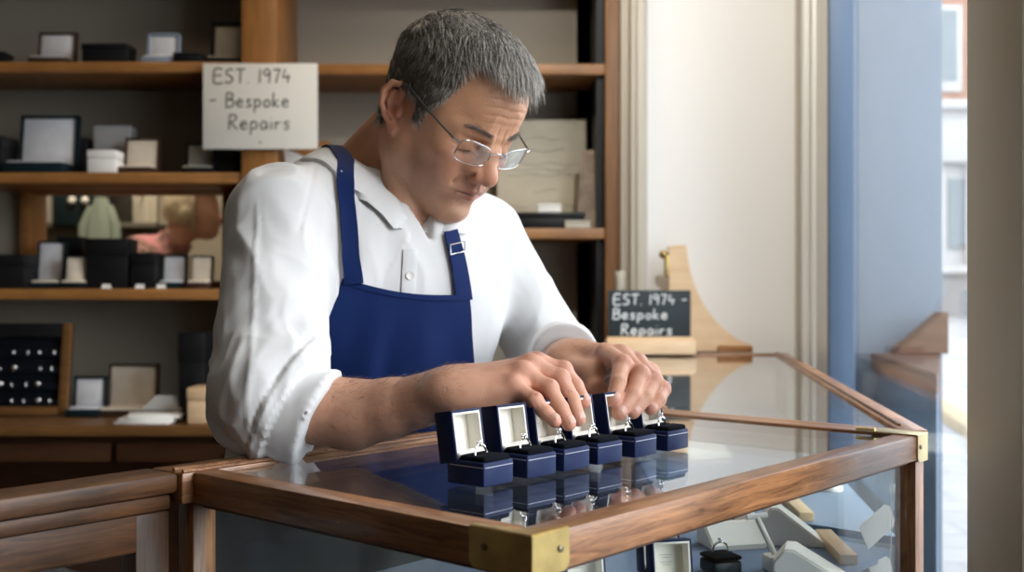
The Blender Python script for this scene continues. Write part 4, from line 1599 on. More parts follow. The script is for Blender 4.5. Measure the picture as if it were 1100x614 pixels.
# ------------------------------------------------------------------ the man: distance-field modelling
class Field:
    """A signed distance volume that shapes are blended into; negative inside."""

    def __init__(self, lo, hi, h):
        self.lo = np.array(lo, np.float32)
        self.h = h
        self.n = np.ceil((np.array(hi) - np.array(lo)) / h).astype(int) + 1
        self.v = np.full(self.n, 1.0, np.float32)
        self.ax = [self.lo[i] + h * np.arange(self.n[i], dtype=np.float32) for i in range(3)]

    def _sub(self, lo, hi, m):
        a = np.maximum(0, np.floor((np.array(lo) - m - self.lo) / self.h).astype(int))
        b = np.minimum(self.n, np.ceil((np.array(hi) + m - self.lo) / self.h).astype(int) + 1)
        if np.any(a >= b):
            return None
        sl = tuple(slice(int(a[i]), int(b[i])) for i in range(3))
        X = self.ax[0][sl[0]][:, None, None]
        Y = self.ax[1][sl[1]][None, :, None]
        Z = self.ax[2][sl[2]][None, None, :]
        return sl, X, Y, Z

    def _mix(self, sl, d, k, op):
        v = self.v[sl]
        if op == '+':
            if k > 0:
                hh = np.clip(0.5 + 0.5 * (v - d) / k, 0, 1)
                r = v * (1 - hh) + d * hh - k * hh * (1 - hh)
            else:
                r = np.minimum(v, d)
        else:
            d = -d
            if k > 0:
                hh = np.clip(0.5 - 0.5 * (v - d) / k, 0, 1)
                r = v * (1 - hh) + d * hh + k * hh * (1 - hh)
            else:
                r = np.maximum(v, d)
        self.v[sl] = r

    def cone(self, a, b, ra, rb, k=0.006, op='+', flat=None):
        """Round cone between a and b; flat=(axis, factor) squashes the section along an axis."""
        a, b = np.array(a, float), np.array(b, float)
        R = max(ra, rb) * (1.0 if flat is None else 1.0)
        s = self._sub(np.minimum(a, b) - R, np.maximum(a, b) + R, k + 3 * self.h)
        if s is None:
            return self
        sl, X, Y, Z = s
        ab = b - a
        L2 = float(ab @ ab) + 1e-12
        px, py, pz = X - a[0], Y - a[1], Z - a[2]
        t = np.clip((px * ab[0] + py * ab[1] + pz * ab[2]) / L2, 0, 1)
        qx, qy, qz = px - t * ab[0], py - t * ab[1], pz - t * ab[2]
        if flat is not None:
            n, f = np.array(flat[0], float), flat[1]
            n = n / np.linalg.norm(n)
            dn = qx * n[0] + qy * n[1] + qz * n[2]
            g = 1.0 / f - 1.0
            qx, qy, qz = qx + g * dn * n[0], qy + g * dn * n[1], qz + g * dn * n[2]
            d = (np.sqrt(qx * qx + qy * qy + qz * qz) - (ra + (rb - ra) * t))
            d = d * (f if f < 1 else 1.0) * 0.5 + d * 0.5
        else:
            d = np.sqrt(qx * qx + qy * qy + qz * qz) - (ra + (rb - ra) * t)
        self._mix(sl, d.astype(np.float32), k, op)
        return self

    def ell(self, c, r, k=0.006, op='+', R=None):
        """Ellipsoid; R optional 3x3 whose columns are its axes."""
        c, r = np.array(c, float), np.array(r, float)
        m = r.max()
        s = self._sub(c - m, c + m, k + 3 * self.h)
        if s is None:
            return self
        sl, X, Y, Z = s
        X, Y, Z = X - c[0], Y - c[1], Z - c[2]
        if R is not None:
            R = np.array(R, float)
            X, Y, Z = (X * R[0, 0] + Y * R[1, 0] + Z * R[2, 0], X * R[0, 1] + Y * R[1, 1] + Z * R[2, 1], X * R[0, 2] + Y * R[1, 2] + Z * R[2, 2])
        k0 = np.sqrt((X / r[0]) ** 2 + (Y / r[1]) ** 2 + (Z / r[2]) ** 2)
        k1 = np.sqrt((X / r[0] ** 2) ** 2 + (Y / r[1] ** 2) ** 2 + (Z / r[2] ** 2) ** 2) + 1e-9
        d = k0 * (k0 - 1.0) / k1
        self._mix(sl, d.astype(np.float32), k, op)
        return self

    def chain(self, pts, rs, k=0.004, op='+', flat=None):
        for i in range(len(pts) - 1):
            self.cone(pts[i], pts[i + 1], rs[i], rs[i + 1], k, op, flat)
        return self

    def plane_cut(self, p, n, k=0.0):
        """Remove everything on the side the normal points to."""
        n = np.array(n, float)
        n /= np.linalg.norm(n)
        X, Y, Z = self.ax[0][:, None, None], self.ax[1][None, :, None], self.ax[2][None, None, :]
        d = -((X - p[0]) * n[0] + (Y - p[1]) * n[1] + (Z - p[2]) * n[2])
        self._mix((slice(None),) * 3, d.astype(np.float32), k, '-')
        return self

    def mesh(self, smooth=0):
        """Surface nets."""
        v = self.v
        S = v < 0
        nx, ny, nz = v.shape
        cell = np.zeros((nx - 1, ny - 1, nz - 1), np.int8)
        for dx in (0, 1):
            for dy in (0, 1):
                for dz in (0, 1):
                    cell += S[dx:nx - 1 + dx, dy:ny - 1 + dy, dz:nz - 1 + dz]
        act = (cell > 0) & (cell < 8)
        idx = np.full(cell.shape, -1, np.int64)
        I, J, K = np.nonzero(act)
        idx[I, J, K] = np.arange(len(I))
        acc = np.zeros((len(I), 3), np.float64)
        cnt = np.zeros(len(I))
        corners = [(0, 0, 0), (1, 0, 0), (0, 1, 0), (1, 1, 0), (0, 0, 1), (1, 0, 1), (0, 1, 1), (1, 1, 1)]
        vals = [v[I + c[0], J + c[1], K + c[2]] for c in corners]
        for a in range(8):
            for b in range(a + 1, 8):
                ca, cb = np.array(corners[a]), np.array(corners[b])
                if np.abs(ca - cb).sum() != 1:
                    continue
                va, vb = vals[a], vals[b]
                m = (va < 0) != (vb < 0)
                t = va[m] / (va[m] - vb[m])
                acc[m] += ca + t[:, None] * (cb - ca)
                cnt[m] += 1
        P_ = np.stack([I, J, K], 1) + acc / np.maximum(cnt, 1)[:, None]
        P_ = self.lo + P_ * self.h
        F = []
        for ax in range(3):
            o1, o2 = (ax + 1) % 3, (ax + 2) % 3
            sA = [slice(None)] * 3
            sB = [slice(None)] * 3
            sA[ax], sB[ax] = slice(0, -1), slice(1, None)
            ch = S[tuple(sA)] != S[tuple(sB)]
            e = np.stack(np.nonzero(ch), 1)
            ok = (e[:, o1] > 0) & (e[:, o2] > 0) & (e[:, o1] < v.shape[o1] - 1) & (e[:, o2] < v.shape[o2] - 1)
            e = e[ok]
            ins = S[e[:, 0], e[:, 1], e[:, 2]]
            q = []
            for (d1, d2) in ((0, 0), (-1, 0), (-1, -1), (0, -1)):
                f = e.copy()
                f[:, o1] += d1
                f[:, o2] += d2
                q.append(idx[f[:, 0], f[:, 1], f[:, 2]])
            q = np.stack(q, 1)
            q[~ins] = q[~ins][:, ::-1]
            F.append(q)
        F = np.concatenate(F)
        F = F[(F >= 0).all(1)]
        if smooth:
            P_ = lap(P_, F, smooth)
        return P_, F


def lap(P_, F, it, lam=0.5):
    n = len(P_)
    E = np.concatenate([F[:, [0, 1]], F[:, [1, 2]], F[:, [2, 3]], F[:, [3, 0]]])
    deg = np.bincount(E.ravel(), minlength=n).astype(float)
    for _ in range(it):
        for l in (lam, -lam * 0.97):
            s = np.zeros_like(P_)
            for c in range(3):
                s[:, c] = np.bincount(E[:, 0], P_[E[:, 1], c], n) + np.bincount(E[:, 1], P_[E[:, 0], c], n)
            P_ = P_ + l * (s / np.maximum(deg, 1)[:, None] - P_)
    return P_


def vnormals(P_, F):
    n = np.cross(P_[F[:, 2]] - P_[F[:, 0]], P_[F[:, 3]] - P_[F[:, 1]])
    N = np.zeros_like(P_)
    for c in range(4):
        for a in range(3):
            N[:, a] += np.bincount(F[:, c], n[:, a], len(P_))
    return N / (np.linalg.norm(N, axis=1)[:, None] + 1e-12)


def vnoise(p, seed=0):
    """Smooth value noise on an (n,3) array, in -1..1."""
    p = np.asarray(p, float)
    i = np.floor(p).astype(np.int64)
    f = p - i
    f = f * f * (3 - 2 * f)

    def hsh(a, b, c):
        h = (a * 374761393 + b * 668265263 + c * 2147483647 + seed * 974711) & 0xffffffff
        h = ((h ^ (h >> 13)) * 1274126177) & 0xffffffff
        return ((h ^ (h >> 16)) & 0xffff) / 32767.5 - 1
    r = 0
    for dx in (0, 1):
        for dy in (0, 1):
            for dz in (0, 1):
                w = (f[:, 0] if dx else 1 - f[:, 0]) * (f[:, 1] if dy else 1 - f[:, 1]) * (f[:, 2] if dz else 1 - f[:, 2])
                r = r + w * hsh(i[:, 0] + dx, i[:, 1] + dy, i[:, 2] + dz)
    return r


def col_attr(o, name, cols):
    me = o.data
    at = me.color_attributes.new(name, 'FLOAT_COLOR', 'POINT')
    c = np.ones((len(me.vertices), 4), np.float32)
    c[:, :3] = cols
    at.data.foreach_set('color', c.ravel())


def gauss(Pt, c, s):
    c, s = np.array(c, float), np.array(s, float)
    return np.exp(-0.5 * (((Pt - c) / s) ** 2).sum(1))


man = empty('person', (-0.21, 1.56, 0.0), label='grey haired man in glasses, white shirt and navy apron, bending over the ring boxes', cat='person')

# ---- head frame: x forward, y to his left, z up, origin between the ears; fitted to the photograph
HEAD_POS = Vector((-0.0847, 1.392, 1.382))
YAW, PITCH, ROLL = math.radians(-41.7), math.radians(35.7), math.radians(-0.6)
HS = 0.96


def head_matrix():
    # yaw 0 looks at +X; negative turns towards the camera
    return Matrix.Translation(HEAD_POS) @ Matrix.Rotation(YAW, 4, 'Z') @ Matrix.Rotation(PITCH, 4, 'Y') @ Matrix.Rotation(ROLL, 4, 'X') @ Matrix.Scale(HS, 4)

HM = head_matrix()
HMn = np.array(HM)
HI = np.array(HM.inverted())


def toW(p):
    p = np.atleast_2d(np.asarray(p, float))
    return p @ HMn[:3, :3].T + HMn[:3, 3]


def toH(p):
    p = np.atleast_2d(np.asarray(p, float))
    return p @ HI[:3, :3].T + HI[:3, 3]


# ---- skeleton (world)
SR = np.array([-0.281, 1.335, 1.258])      # right shoulder (photo left)
SL = np.array([-0.042, 1.545, 1.245])
ER = np.array([-0.252, 1.190, 1.062])      # right elbow
WR = np.array([-0.060, 1.145, 1.0715])      # right wrist
EL = np.array([0.070, 1.640, 1.055])
WL = np.array([0.072, 1.352, 1.088])
NB = np.array([-0.175, 1.455, 1.300])      # neck base
PV = np.array([-0.215, 1.590, 0.900])      # pelvis

# ================= head and neck (in head coordinates)
h = 0.0016
hf = Field((-0.16, -0.105, -0.22), (0.15, 0.105, 0.155), h)
S2 = (-1, 1)
hf.ell((-0.008, 0, 0.045), (0.096, 0.073, 0.082), 0.0)
hf.ell((0.028, 0, 0.062), (0.062, 0.062, 0.056), 0.03)           # forehead
hf.ell((0.036, 0, -0.010), (0.052, 0.056, 0.062), 0.03)          # face block
for s in S2:
    hf.cone((0.010, s * 0.054, -0.045), (0.072, s * 0.016, -0.083), 0.0155, 0.015, 0.022)     # jaw
    hf.cone((0.005, s * 0.060, -0.005), (0.008, s * 0.056, -0.045), 0.015, 0.015, 0.02)       # ramus
    hf.ell((0.058, s * 0.043, -0.008), (0.024, 0.018, 0.016), 0.02)                           # cheekbone
    hf.ell((0.060, s * 0.034, -0.040), (0.024, 0.018, 0.026), 0.02)                           # cheek
    hf.ell((0.030, s * 0.052, 0.030), (0.03, 0.018, 0.03), 0.02)                              # temple
hf.ell((0.068, 0, -0.046), (0.029, 0.030, 0.030), 0.016)          # muzzle
hf.ell((0.074, 0, -0.082), (0.018, 0.019, 0.017), 0.016)          # chin
hf.cone((0.086, -0.010, 0.031), (0.086, 0.010, 0.031), 0.0085, 0.0085, 0.012)
for s in S2:
    hf.cone((0.084, s * 0.012, 0.031), (0.066, s * 0.046, 0.031), 0.0085, 0.0075, 0.012)      # brow
# eye hollows
for s in S2:
    hf.ell((0.092, s * 0.031, 0.012), (0.015, 0.017, 0.011), 0.010, '-')
    hf.ell((0.092, s * 0.016, 0.012), (0.012, 0.008, 0.012), 0.010, '-')
# eyeballs with lowered lids
for s in S2:
    hf.ell((0.0695, s * 0.031, 0.010), (0.0135, 0.0150, 0.0125), 0.003)
    hf.cone((0.079, s * 0.019, 0.0190), (0.072, s * 0.045, 0.0175), 0.0032, 0.0040, 0.006)    # brow fold over the lid
    hf.cone((0.0800, s * 0.020, 0.0005), (0.0725, s * 0.044, -0.0005), 0.0022, 0.0024, 0.006)  # lower lid bag
    hf.cone((0.0833, s * 0.021, 0.0055), (0.0755, s * 0.0445, 0.0045), 0.0007, 0.0007, 0.0015, '-')   # lash slit
# nose
hf.cone((0.083, 0, 0.024), (0.106, 0, -0.010), 0.0068, 0.0095, 0.008)
hf.ell((0.1075, 0, -0.0160), (0.0125, 0.0125, 0.0115), 0.006)
for s in S2:
    hf.ell((0.0980, s * 0.0130, -0.0195), (0.0120, 0.0075, 0.0090), 0.005)
    hf.cone((0.092, s * 0.008, 0.012), (0.090, s * 0.016, -0.012), 0.008, 0.010, 0.012)
    hf.ell((0.1035, s * 0.0068, -0.0265), (0.0055, 0.0036, 0.0040), 0.0025, '-')
# lips
hf.cone((0.0920, 0, -0.028), (0.0935, 0, -0.038), 0.0075, 0.0070, 0.008)
for s in S2:
    hf.cone((0.0965, s * 0.004, -0.0405), (0.0825, s * 0.0250, -0.0488), 0.0042, 0.0026, 0.004)
    hf.cone((0.0945, 0, -0.0520), (0.0815, s * 0.0225, -0.0500), 0.0056, 0.0030, 0.004)
    hf.cone((0.1030, 0, -0.0460), (0.0845, s * 0.0260, -0.0502), 0.0014, 0.0010, 0.0018, '-')
    hf.cone((0.0995, s * 0.0175, -0.0165), (0.0830, s * 0.0300, -0.0380), 0.0014, 0.0012, 0.008, '-')   # smile fold
hf.ell((0.0990, 0, -0.0665), (0.009, 0.018, 0.0055), 0.010, '-')
hf.cone((0.104, 0, -0.030), (0.102, 0, -0.037), 0.0018, 0.0020, 0.004, '-')
for s in S2:
    for j in (-1, 0, 1):
        hf.cone((0.062, s * 0.0530, 0.012 + j * 0.002), (0.048, s * 0.0600, 0.012 + j * 0.007), 0.0005, 0.0005, 0.002, '-')
# neck
nbH = toH(NB)[0]
nback = toH(NB + np.array([-0.025, 0.03, 0.0]))[0]
hf.cone((-0.032, 0, -0.015), nback, 0.056, 0.066, 0.03)
thr = toH(NB + np.array([0.030, -0.036, -0.020]))[0]
hf.cone((0.005, 0, -0.055), thr, 0.038, 0.044, 0.022)
for s in S2:      # neck muscle on each side
    e2 = toH(NB + np.array([0.050, -0.062, -0.045]))[0]
    hf.cone((-0.022, s * 0.062, -0.030), e2 + np.array([0, s * 0.018, 0]), 0.013, 0.011, 0.02)
lar = toH(NB + np.array([0.056, -0.070, -0.005]))[0]
hf.ell(0.45 * np.array([0.03, 0, -0.075]) + 0.55 * lar, (0.014, 0.012, 0.020), 0.018)
# jaw edge crease under the ear
# ears
for s in S2:
    th = math.radians(22)
    ez = np.array([-math.sin(math.radians(20)), 0, math.cos(math.radians(20))])
    ex = np.array([-math.cos(th) * 0.97, s * math.sin(th), -0.33])
    ex = ex / np.linalg.norm(ex)
    ey = np.cross(ez, ex)
    ey /= np.linalg.norm(ey)
    ex = np.cross(ey, ez)
    E0 = np.array([-0.006, s * 0.0735, 0.006])

    def ep(a, b, c=0.0):
        return E0 + ex * a + ez * b + (ey * c if (ey[1] * s > 0) else -ey * c)
    # plate
    hf.cone(ep(0.010, 0.012), ep(0.006, -0.014), 0.0150, 0.0105, 0.006, flat=(ey, 0.32))
    # helix rim
    rim = [ep(0.002, 0.008, 0.004), ep(-0.002, 0.022, 0.004), ep(0.006, 0.031, 0.004), ep(0.018, 0.031, 0.004), ep(0.027, 0.020, 0.005), ep(0.027, 0.004, 0.005), ep(0.020, -0.010, 0.004), ep(0.011, -0.020, 0.003)]
    hf.chain(rim, [0.0034, 0.0036, 0.0038, 0.0038, 0.0038, 0.0036, 0.0034, 0.004], 0.0025)
    hf.ell(ep(0.006, -0.024, 0.002), (0.0075, 0.0050, 0.0085), 0.005)                # lobe
    anti = [ep(0.013, 0.020, 0.004), ep(0.018, 0.008, 0.004), ep(0.014, -0.006, 0.004), ep(0.008, -0.013, 0.004)]
    hf.chain(anti, [0.0028, 0.003, 0.003, 0.003], 0.003)
    hf.ell(ep(0.0075, 0.001, 0.006), (0.0065, 0.0065, 0.0095), 0.003, '-')           # concha
    hf.cone(ep(-0.001, 0.002, 0.004), ep(0.001, -0.007, 0.006), 0.0035, 0.003, 0.003) # tragus

# V of chest skin seen at the open collar
chest = toH(np.array([-0.158, 1.435, 1.215]))[0]
hf.cone(thr, chest, 0.043, 0.050, 0.03)
hv, hF = hf.mesh(2)
hN = vnormals(hv, hF)
_ay = np.abs(hv[:, 1])
_fr = np.clip((hv[:, 0] - 0.070) / 0.01, 0, 1)
_d = np.zeros(len(hv))
for z0, am in ((0.050, 0.0006), (0.060, 0.0009), (0.070, 0.0008), (0.080, 0.0005)):
    zz = z0 + 0.0022 * np.sin(_ay * 110) + 0.0008 * vnoise(hv * 90, 12)
    _d += am * np.exp(-0.5 * ((hv[:, 2] - zz) / 0.0013) ** 2) * np.clip((0.040 - _ay) / 0.012, 0, 1)
_d += 0.0012 * np.exp(-0.5 * ((_ay - 0.0055 - 0.05 * (hv[:, 2] - 0.03)) / 0.0011) ** 2) * np.exp(-0.5 * ((hv[:, 2] - 0.036) / 0.008) ** 2)
hv = hv - hN * (_d * _fr)[:, None]
hN = vnormals(hv, hF)

# skin colour, per point, in head coordinates
base = np.array([0.63, 0.325, 0.185])
cH = np.tile(base, (len(hv), 1))


def blend(C, w, col, a=1.0):
    w = np.clip(w * a, 0, 1)[:, None]
    return C * (1 - w) + np.array(col) * w


ny = np.abs(hv[:, 1])
my = np.stack([hv[:, 0], ny, hv[:, 2]], 1)
cH = blend(cH, gauss(my, (0.108, 0.0, -0.014), (0.014, 0.014, 0.012)), (0.58, 0.24, 0.165), 0.8)
cH = blend(cH, gauss(my, (0.07, 0.040, -0.014), (0.02, 0.018, 0.016)), (0.60, 0.26, 0.175), 0.6)
ear = gauss(my, (-0.012, 0.080, 0.002), (0.016, 0.012, 0.026))
cH = blend(cH, ear, (0.60, 0.24, 0.16), 0.9)
# beard area
bz = np.clip((-0.020 - hv[:, 2]) / 0.02, 0, 1) * np.clip((hv[:, 0] + 0.005) / 0.02, 0, 1) * np.clip((hv[:, 2] + 0.125) / 0.02, 0, 1)
mus = gauss(my, (0.10, 0.0, -0.034), (0.02, 0.024, 0.006))
nz = 0.5 + 0.5 * vnoise(hv * 900, 3)
cH = blend(cH, np.maximum(bz * 0.8, mus) * (0.35 + 0.5 * nz), (0.30, 0.20, 0.155), 0.8)
# lips
lipw = np.maximum(gauss(my, (0.098, 0.006, -0.0425), (0.010, 0.013, 0.0028)), gauss(my, (0.095, 0.004, -0.0520), (0.010, 0.013, 0.0035)))
cH = blend(cH, lipw, (0.46, 0.19, 0.14), 0.9)
cH = blend(cH, gauss(my, (0.096, 0.008, -0.0472), (0.012, 0.015, 0.0012)), (0.12, 0.04, 0.03), 0.95)  # shade between the parted lips, painted into the skin colour
# lid edge and eye surround
cH = blend(cH, gauss(my, (0.081, 0.032, 0.0050), (0.008, 0.012, 0.0012)), (0.10, 0.06, 0.05), 0.9)
cH = blend(cH, gauss(my, (0.078, 0.033, 0.002), (0.012, 0.016, 0.010)), (0.46, 0.22, 0.16), 0.45)
# mottling
mo = vnoise(hv * 120, 1) * 0.5 + vnoise(hv * 350, 2) * 0.5
cH = cH * (1 + 0.06 * mo[:, None] * np.array([0.7, 1.2, 1.2]))
hW = toW(hv)

# ================= hands and forearms (world)
def V3(*a):
    return np.array(a, float)


def pt(px, py, Y):
    return np.array(P(px, py, Y))


hand_meshes = []
nails = []


def nail(tip, prev, up, w=0.0062, l=0.0085, r=0.0075):
    """Nail plate lying on the back of a finger tip."""
    d = (tip - prev)
    d = d / np.linalg.norm(d)
    up = up - d * (up @ d)
    up = up / np.linalg.norm(up)
    side = np.cross(d, up)
    vs, fs = [], []
    for i, a in enumerate(np.linspace(-1, 1, 7)):
        for j, b_ in enumerate(np.linspace(-1, 1, 9)):
            rr = math.sqrt(max(0, 1 - 0.35 * a * a))
            yy = b_ * w * rr
            ang = yy / r
            q_ = tip - d * 0.0015 + d * (a * l * 0.62) * (1 - 0.10 * b_ * b_)
            vs.append(q_ + side * math.sin(ang) * r + up * (math.cos(ang) * r + 0.0007 - 0.0007 * (abs(a) ** 4) - (0.0012 if a > 0.9 else 0)))
    for i in range(6):
        for j in range(8):
            fs.append((i * 9 + j, i * 9 + j + 1, (i + 1) * 9 + j + 1, (i + 1) * 9 + j))
    nails.append((np.array(vs), fs))


# ---- right hand (photo left hand), palm down over the boxes; little finger nearest the camera
Wr = WR
mcp = {'i': pt(577, 391, 1.185), 'm': pt(570, 393, 1.165), 'r': pt(561, 401, 1.145), 'p': pt(551, 414, 1.125)}
pip = {'i': pt(604, 398, 1.185), 'm': pt(601, 407, 1.160), 'r': pt(589, 418, 1.135), 'p': pt(573, 431, 1.112)}
dip = {'i': pt(618, 414, 1.178), 'm': pt(614, 429, 1.152), 'r': pt(602, 438, 1.127), 'p': pt(586, 443, 1.105)}
tip = {'i': pt(627, 431, 1.170), 'm': pt(621, 450, 1.146), 'r': pt(611, 455, 1.122), 'p': pt(596, 452, 1.100)}
rad = {'i': (.0115, .0098, .0086, .0076), 'm': (.0118, .0100, .0088, .0078), 'r': (.0112, .0096, .0084, .0074), 'p': (.0100, .0086, .0076, .0067)}
R1 = Field((-0.34, 1.03, 0.99), (0.12, 1.27, 1.15), 0.0015)
fr = V3(-0.262, 1.185, 1.058)
# forearm: thick near the elbow, flattening to the wrist
fa_pts = [fr, pt(379, 445, 1.177), pt(421, 438, 1.166), pt(458, 429, 1.156), Wr + V3(-0.004, 0, 0)]
R1.chain(fa_pts, [0.0395, 0.0365, 0.0310, 0.0250, 0.0205], 0.006)
R1.chain([pt(450, 431, 1.150), Wr + V3(-0.01, -0.011, 0.001), Wr + V3(0.012, -0.012, 0.0)], [0.0220, 0.0192, 0.0190], 0.012)
R1.chain([pt(450, 431, 1.168), Wr + V3(-0.01, 0.012, 0.001), Wr + V3(0.012, 0.014, 0.003)], [0.0220, 0.0198, 0.0195], 0.012)
R1.ell(pt(466, 421, 1.128), (0.0085, 0.0075, 0.0080), 0.010)                      # ulna bump
for f in 'imrp':
    root = Wr + V3(0.004, {'i': 0.018, 'm': 0.007, 'r': -0.004, 'p': -0.015}[f], {'i': 0.004, 'm': 0.003, 'r': 0.0, 'p': -0.003}[f])
    c_ = mcp[f] + V3(0, 0, -0.004)
    R1.cone(root, c_, 0.0185, 0.0125, 0.014)
for a_, b_ in (('i', 'm'), ('m', 'r'), ('r', 'p')):
    R1.cone(0.5 * (mcp[a_] + mcp[b_]) + V3(-0.01, 0, -0.008), 0.5 * (mcp[a_] + mcp[b_]) + V3(0.004, 0, -0.008), 0.010, 0.008, 0.008)
palm_r = Wr + V3(0.045, 0.004, -0.022)
R1.ell(palm_r, (0.034, 0.034, 0.014), 0.014)
for f in 'pimr':
    r_ = rad[f]
    R1.chain([mcp[f], pip[f]], [r_[0], r_[1]], 0.0035)
    R1.chain([pip[f], dip[f]], [r_[1], r_[2]], 0.0022)
    R1.chain([dip[f], tip[f]], [r_[2], r_[3]], 0.0022)
    R1.ell(mcp[f] + V3(0, 0, 0.002 if f != 'p' else 0.0), (0.0100, 0.0094, 0.0090) if f != 'p' else (0.009, 0.008, 0.008), 0.009)
    R1.ell(pip[f] + V3(0.001, -0.001, 0.0012), (r_[1] * 1.03,) * 3, 0.004)
# thumb, mostly behind the fingers
t0, t1, t2, t3 = Wr + V3(0.012, 0.030, -0.012), pt(560, 412, 1.215), pt(592, 424, 1.215), pt(612, 436, 1.205)
R1.chain([t0, t1], [0.019, 0.0145], 0.012)
R1.chain([t1, t2, t3], [0.0135, 0.0115, 0.0098], 0.004)
# tendons and creases
for f in 'imr':
    a_ = Wr + V3(0.02, {'i': 0.014, 'm': 0.004, 'r': -0.006}[f], 0.016)
    R1.cone(a_, mcp[f] + V3(-0.004, 0, 0.007), 0.0022, 0.0028, 0.008)
for f in 'imrp':
    for q_, rr in ((pip[f], rad[f][1]), (dip[f], rad[f][2])):
        upv = V3(-0.1, -0.45, 0.9)
        for j in (-0.0022, 0, 0.0022):
            cc = q_ + V3(j * 1.4, 0, 0) + upv * rr * 1.08 / np.linalg.norm(upv)
            sd = V3(0.2, 0.9, 0.35)
            R1.cone(cc - sd * 0.0035, cc + sd * 0.0035, 0.0004, 0.0004, 0.0012, '-')
for f in 'imrp':
    nail(tip[f], dip[f], V3(0.55, -0.55, 0.55) if f != 'i' else V3(0.6, -0.45, 0.6), w=0.0056 if f != 'p' else 0.0047, l=0.0075 if f != 'p' else 0.0062, r=rad[f][3])
rv, rF = R1.mesh(2)
hand_meshes.append((rv, rF))

# ---- left hand (photo right hand), fingers pointing down on to the last boxes
Wl = WL
mcpL = {'i': pt(650, 380, 1.300), 'm': pt(667, 382, 1.296), 'r': pt(684, 390, 1.300), 'p': pt(698, 401, 1.310)}
pipL = {'i': pt(668, 391, 1.252), 'm': pt(687, 402, 1.250), 'r': pt(701, 409, 1.260), 'p': pt(711, 418, 1.275)}
dipL = {'i': pt(664, 411, 1.224), 'm': pt(680, 424, 1.224), 'r': pt(693, 426, 1.236), 'p': pt(708, 429, 1.254)}
tipL = {'i': pt(659, 429, 1.210), 'm': pt(665, 443, 1.208), 'r': pt(680, 442, 1.222), 'p': pt(699, 439, 1.242)}
L1 = Field((-0.02, 1.17, 1.00), (0.22, 1.62, 1.17), 0.0015)
L1.cone(EL + V3(0.005, -0.03, 0.005), Wl + V3(0.0, 0.09, -0.01), 0.044, 0.036, 0.0)
L1.cone(Wl + V3(0.0, 0.09, -0.01), Wl, 0.036, 0.0270, 0.01)
L1.cone(Wl + V3(0.016, 0.02, 0), Wl + V3(0.016, -0.005, 0.002), 0.022, 0.020, 0.012)
L1.cone(Wl + V3(-0.014, 0.02, -0.002), Wl + V3(-0.012, -0.005, -0.002), 0.022, 0.020, 0.012)
for f in 'imrp':
    root = Wl + V3({'i': 0.010, 'm': 0.016, 'r': 0.020, 'p': 0.022}[f], -0.004, {'i': 0.005, 'm': 0.002, 'r': -0.004, 'p': -0.010}[f])
    L1.cone(root, mcpL[f] + V3(0, 0.004, -0.002), 0.0175, 0.0128, 0.014)
for a_, b_ in (('i', 'm'), ('m', 'r'), ('r', 'p')):
    L1.cone(0.5 * (mcpL[a_] + mcpL[b_]) + V3(0, 0.012, -0.008), 0.5 * (mcpL[a_] + mcpL[b_]) + V3(0.003, -0.004, -0.007), 0.010, 0.0085, 0.008)
for f in 'imrp':
    r_ = tuple(q_ * 1.05 for q_ in rad[f])
    L1.chain([mcpL[f], pipL[f]], [r_[0], r_[1]], 0.0035)
    L1.chain([pipL[f], dipL[f]], [r_[1], r_[2]], 0.0022)
    L1.chain([dipL[f], tipL[f]], [r_[2], r_[3] * 1.05], 0.0022)
    L1.ell(mcpL[f] + V3(0, 0, 0.002), (0.0108, 0.0100, 0.0098), 0.006)
    L1.ell(pipL[f] + V3(0.001, -0.001, 0.001), (r_[1] * 1.03,) * 3, 0.004)
# thumb: falls from the wrist side towards the boxes behind the fingers
t0, t1, t2, t3 = Wl + V3(-0.014, -0.010, -0.008), pt(634, 403, 1.290), pt(641, 419, 1.268), pt(650, 428, 1.262)
L1.chain([t0, t1], [0.020, 0.0155], 0.012)
L1.chain([t1, t2, t3], [0.0145, 0.0118, 0.0098], 0.005)
L1.cone(t1, mcpL['i'] + V3(0, 0.01, -0.012), 0.011, 0.012, 0.012)
for f in 'imrp':
    for q_, rr in ((pipL[f], rad[f][1]), (dipL[f], rad[f][2])):
        upv = V3(0.35, -0.65, 0.6)
        for j in (-0.0022, 0, 0.0022):
            cc = q_ + V3(0, 0, j * 1.4) + upv * rr * 1.1 / np.linalg.norm(upv)
            sd = V3(0.85, 0.45, 0)
            L1.cone(cc - sd * 0.0035, cc + sd * 0.0035, 0.0004, 0.0004, 0.0012, '-')
for f in 'imrp':
    nail(tipL[f], dipL[f], V3(0.15, -0.95, 0.25), w=0.0060 if f != 'p' else 0.0050, l=0.0078 if f != 'p' else 0.0066, r=rad[f][3] * 1.08)
lv, lF = L1.mesh(2)
hand_meshes.append((lv, lF))


def hand_color(v, tips, knk, fore, hand_c):
    c = np.tile(np.array([0.60, 0.315, 0.205]), (len(v), 1))
    for t_ in tips:
        c = blend(c, gauss(v, t_, (0.008,) * 3), (0.64, 0.27, 0.20), 0.75)
    for t_ in knk:
        c = blend(c, gauss(v, t_, (0.010,) * 3), (0.60, 0.25, 0.18), 0.55)
    # forearm hair darkens the forearm skin a little
    w = np.clip(((v - hand_c) @ (fore - hand_c)) / ((fore - hand_c) @ (fore - hand_c)) * 2.2, 0, 1)
    hair = 0.5 + 0.5 * vnoise(np.stack([v[:, 0] * 260, v[:, 1] * 700, v[:, 2] * 700 + v[:, 0] * 260], 1), 5)
    c = blend(c, w * (0.35 + 0.5 * hair), (0.40, 0.22, 0.145), 0.6)
    mo_ = vnoise(v * 140, 7) * 0.6 + vnoise(v * 380, 8) * 0.4
    return c * (1 + 0.08 * mo_[:, None] * np.array([0.7, 1.2, 1.2]))


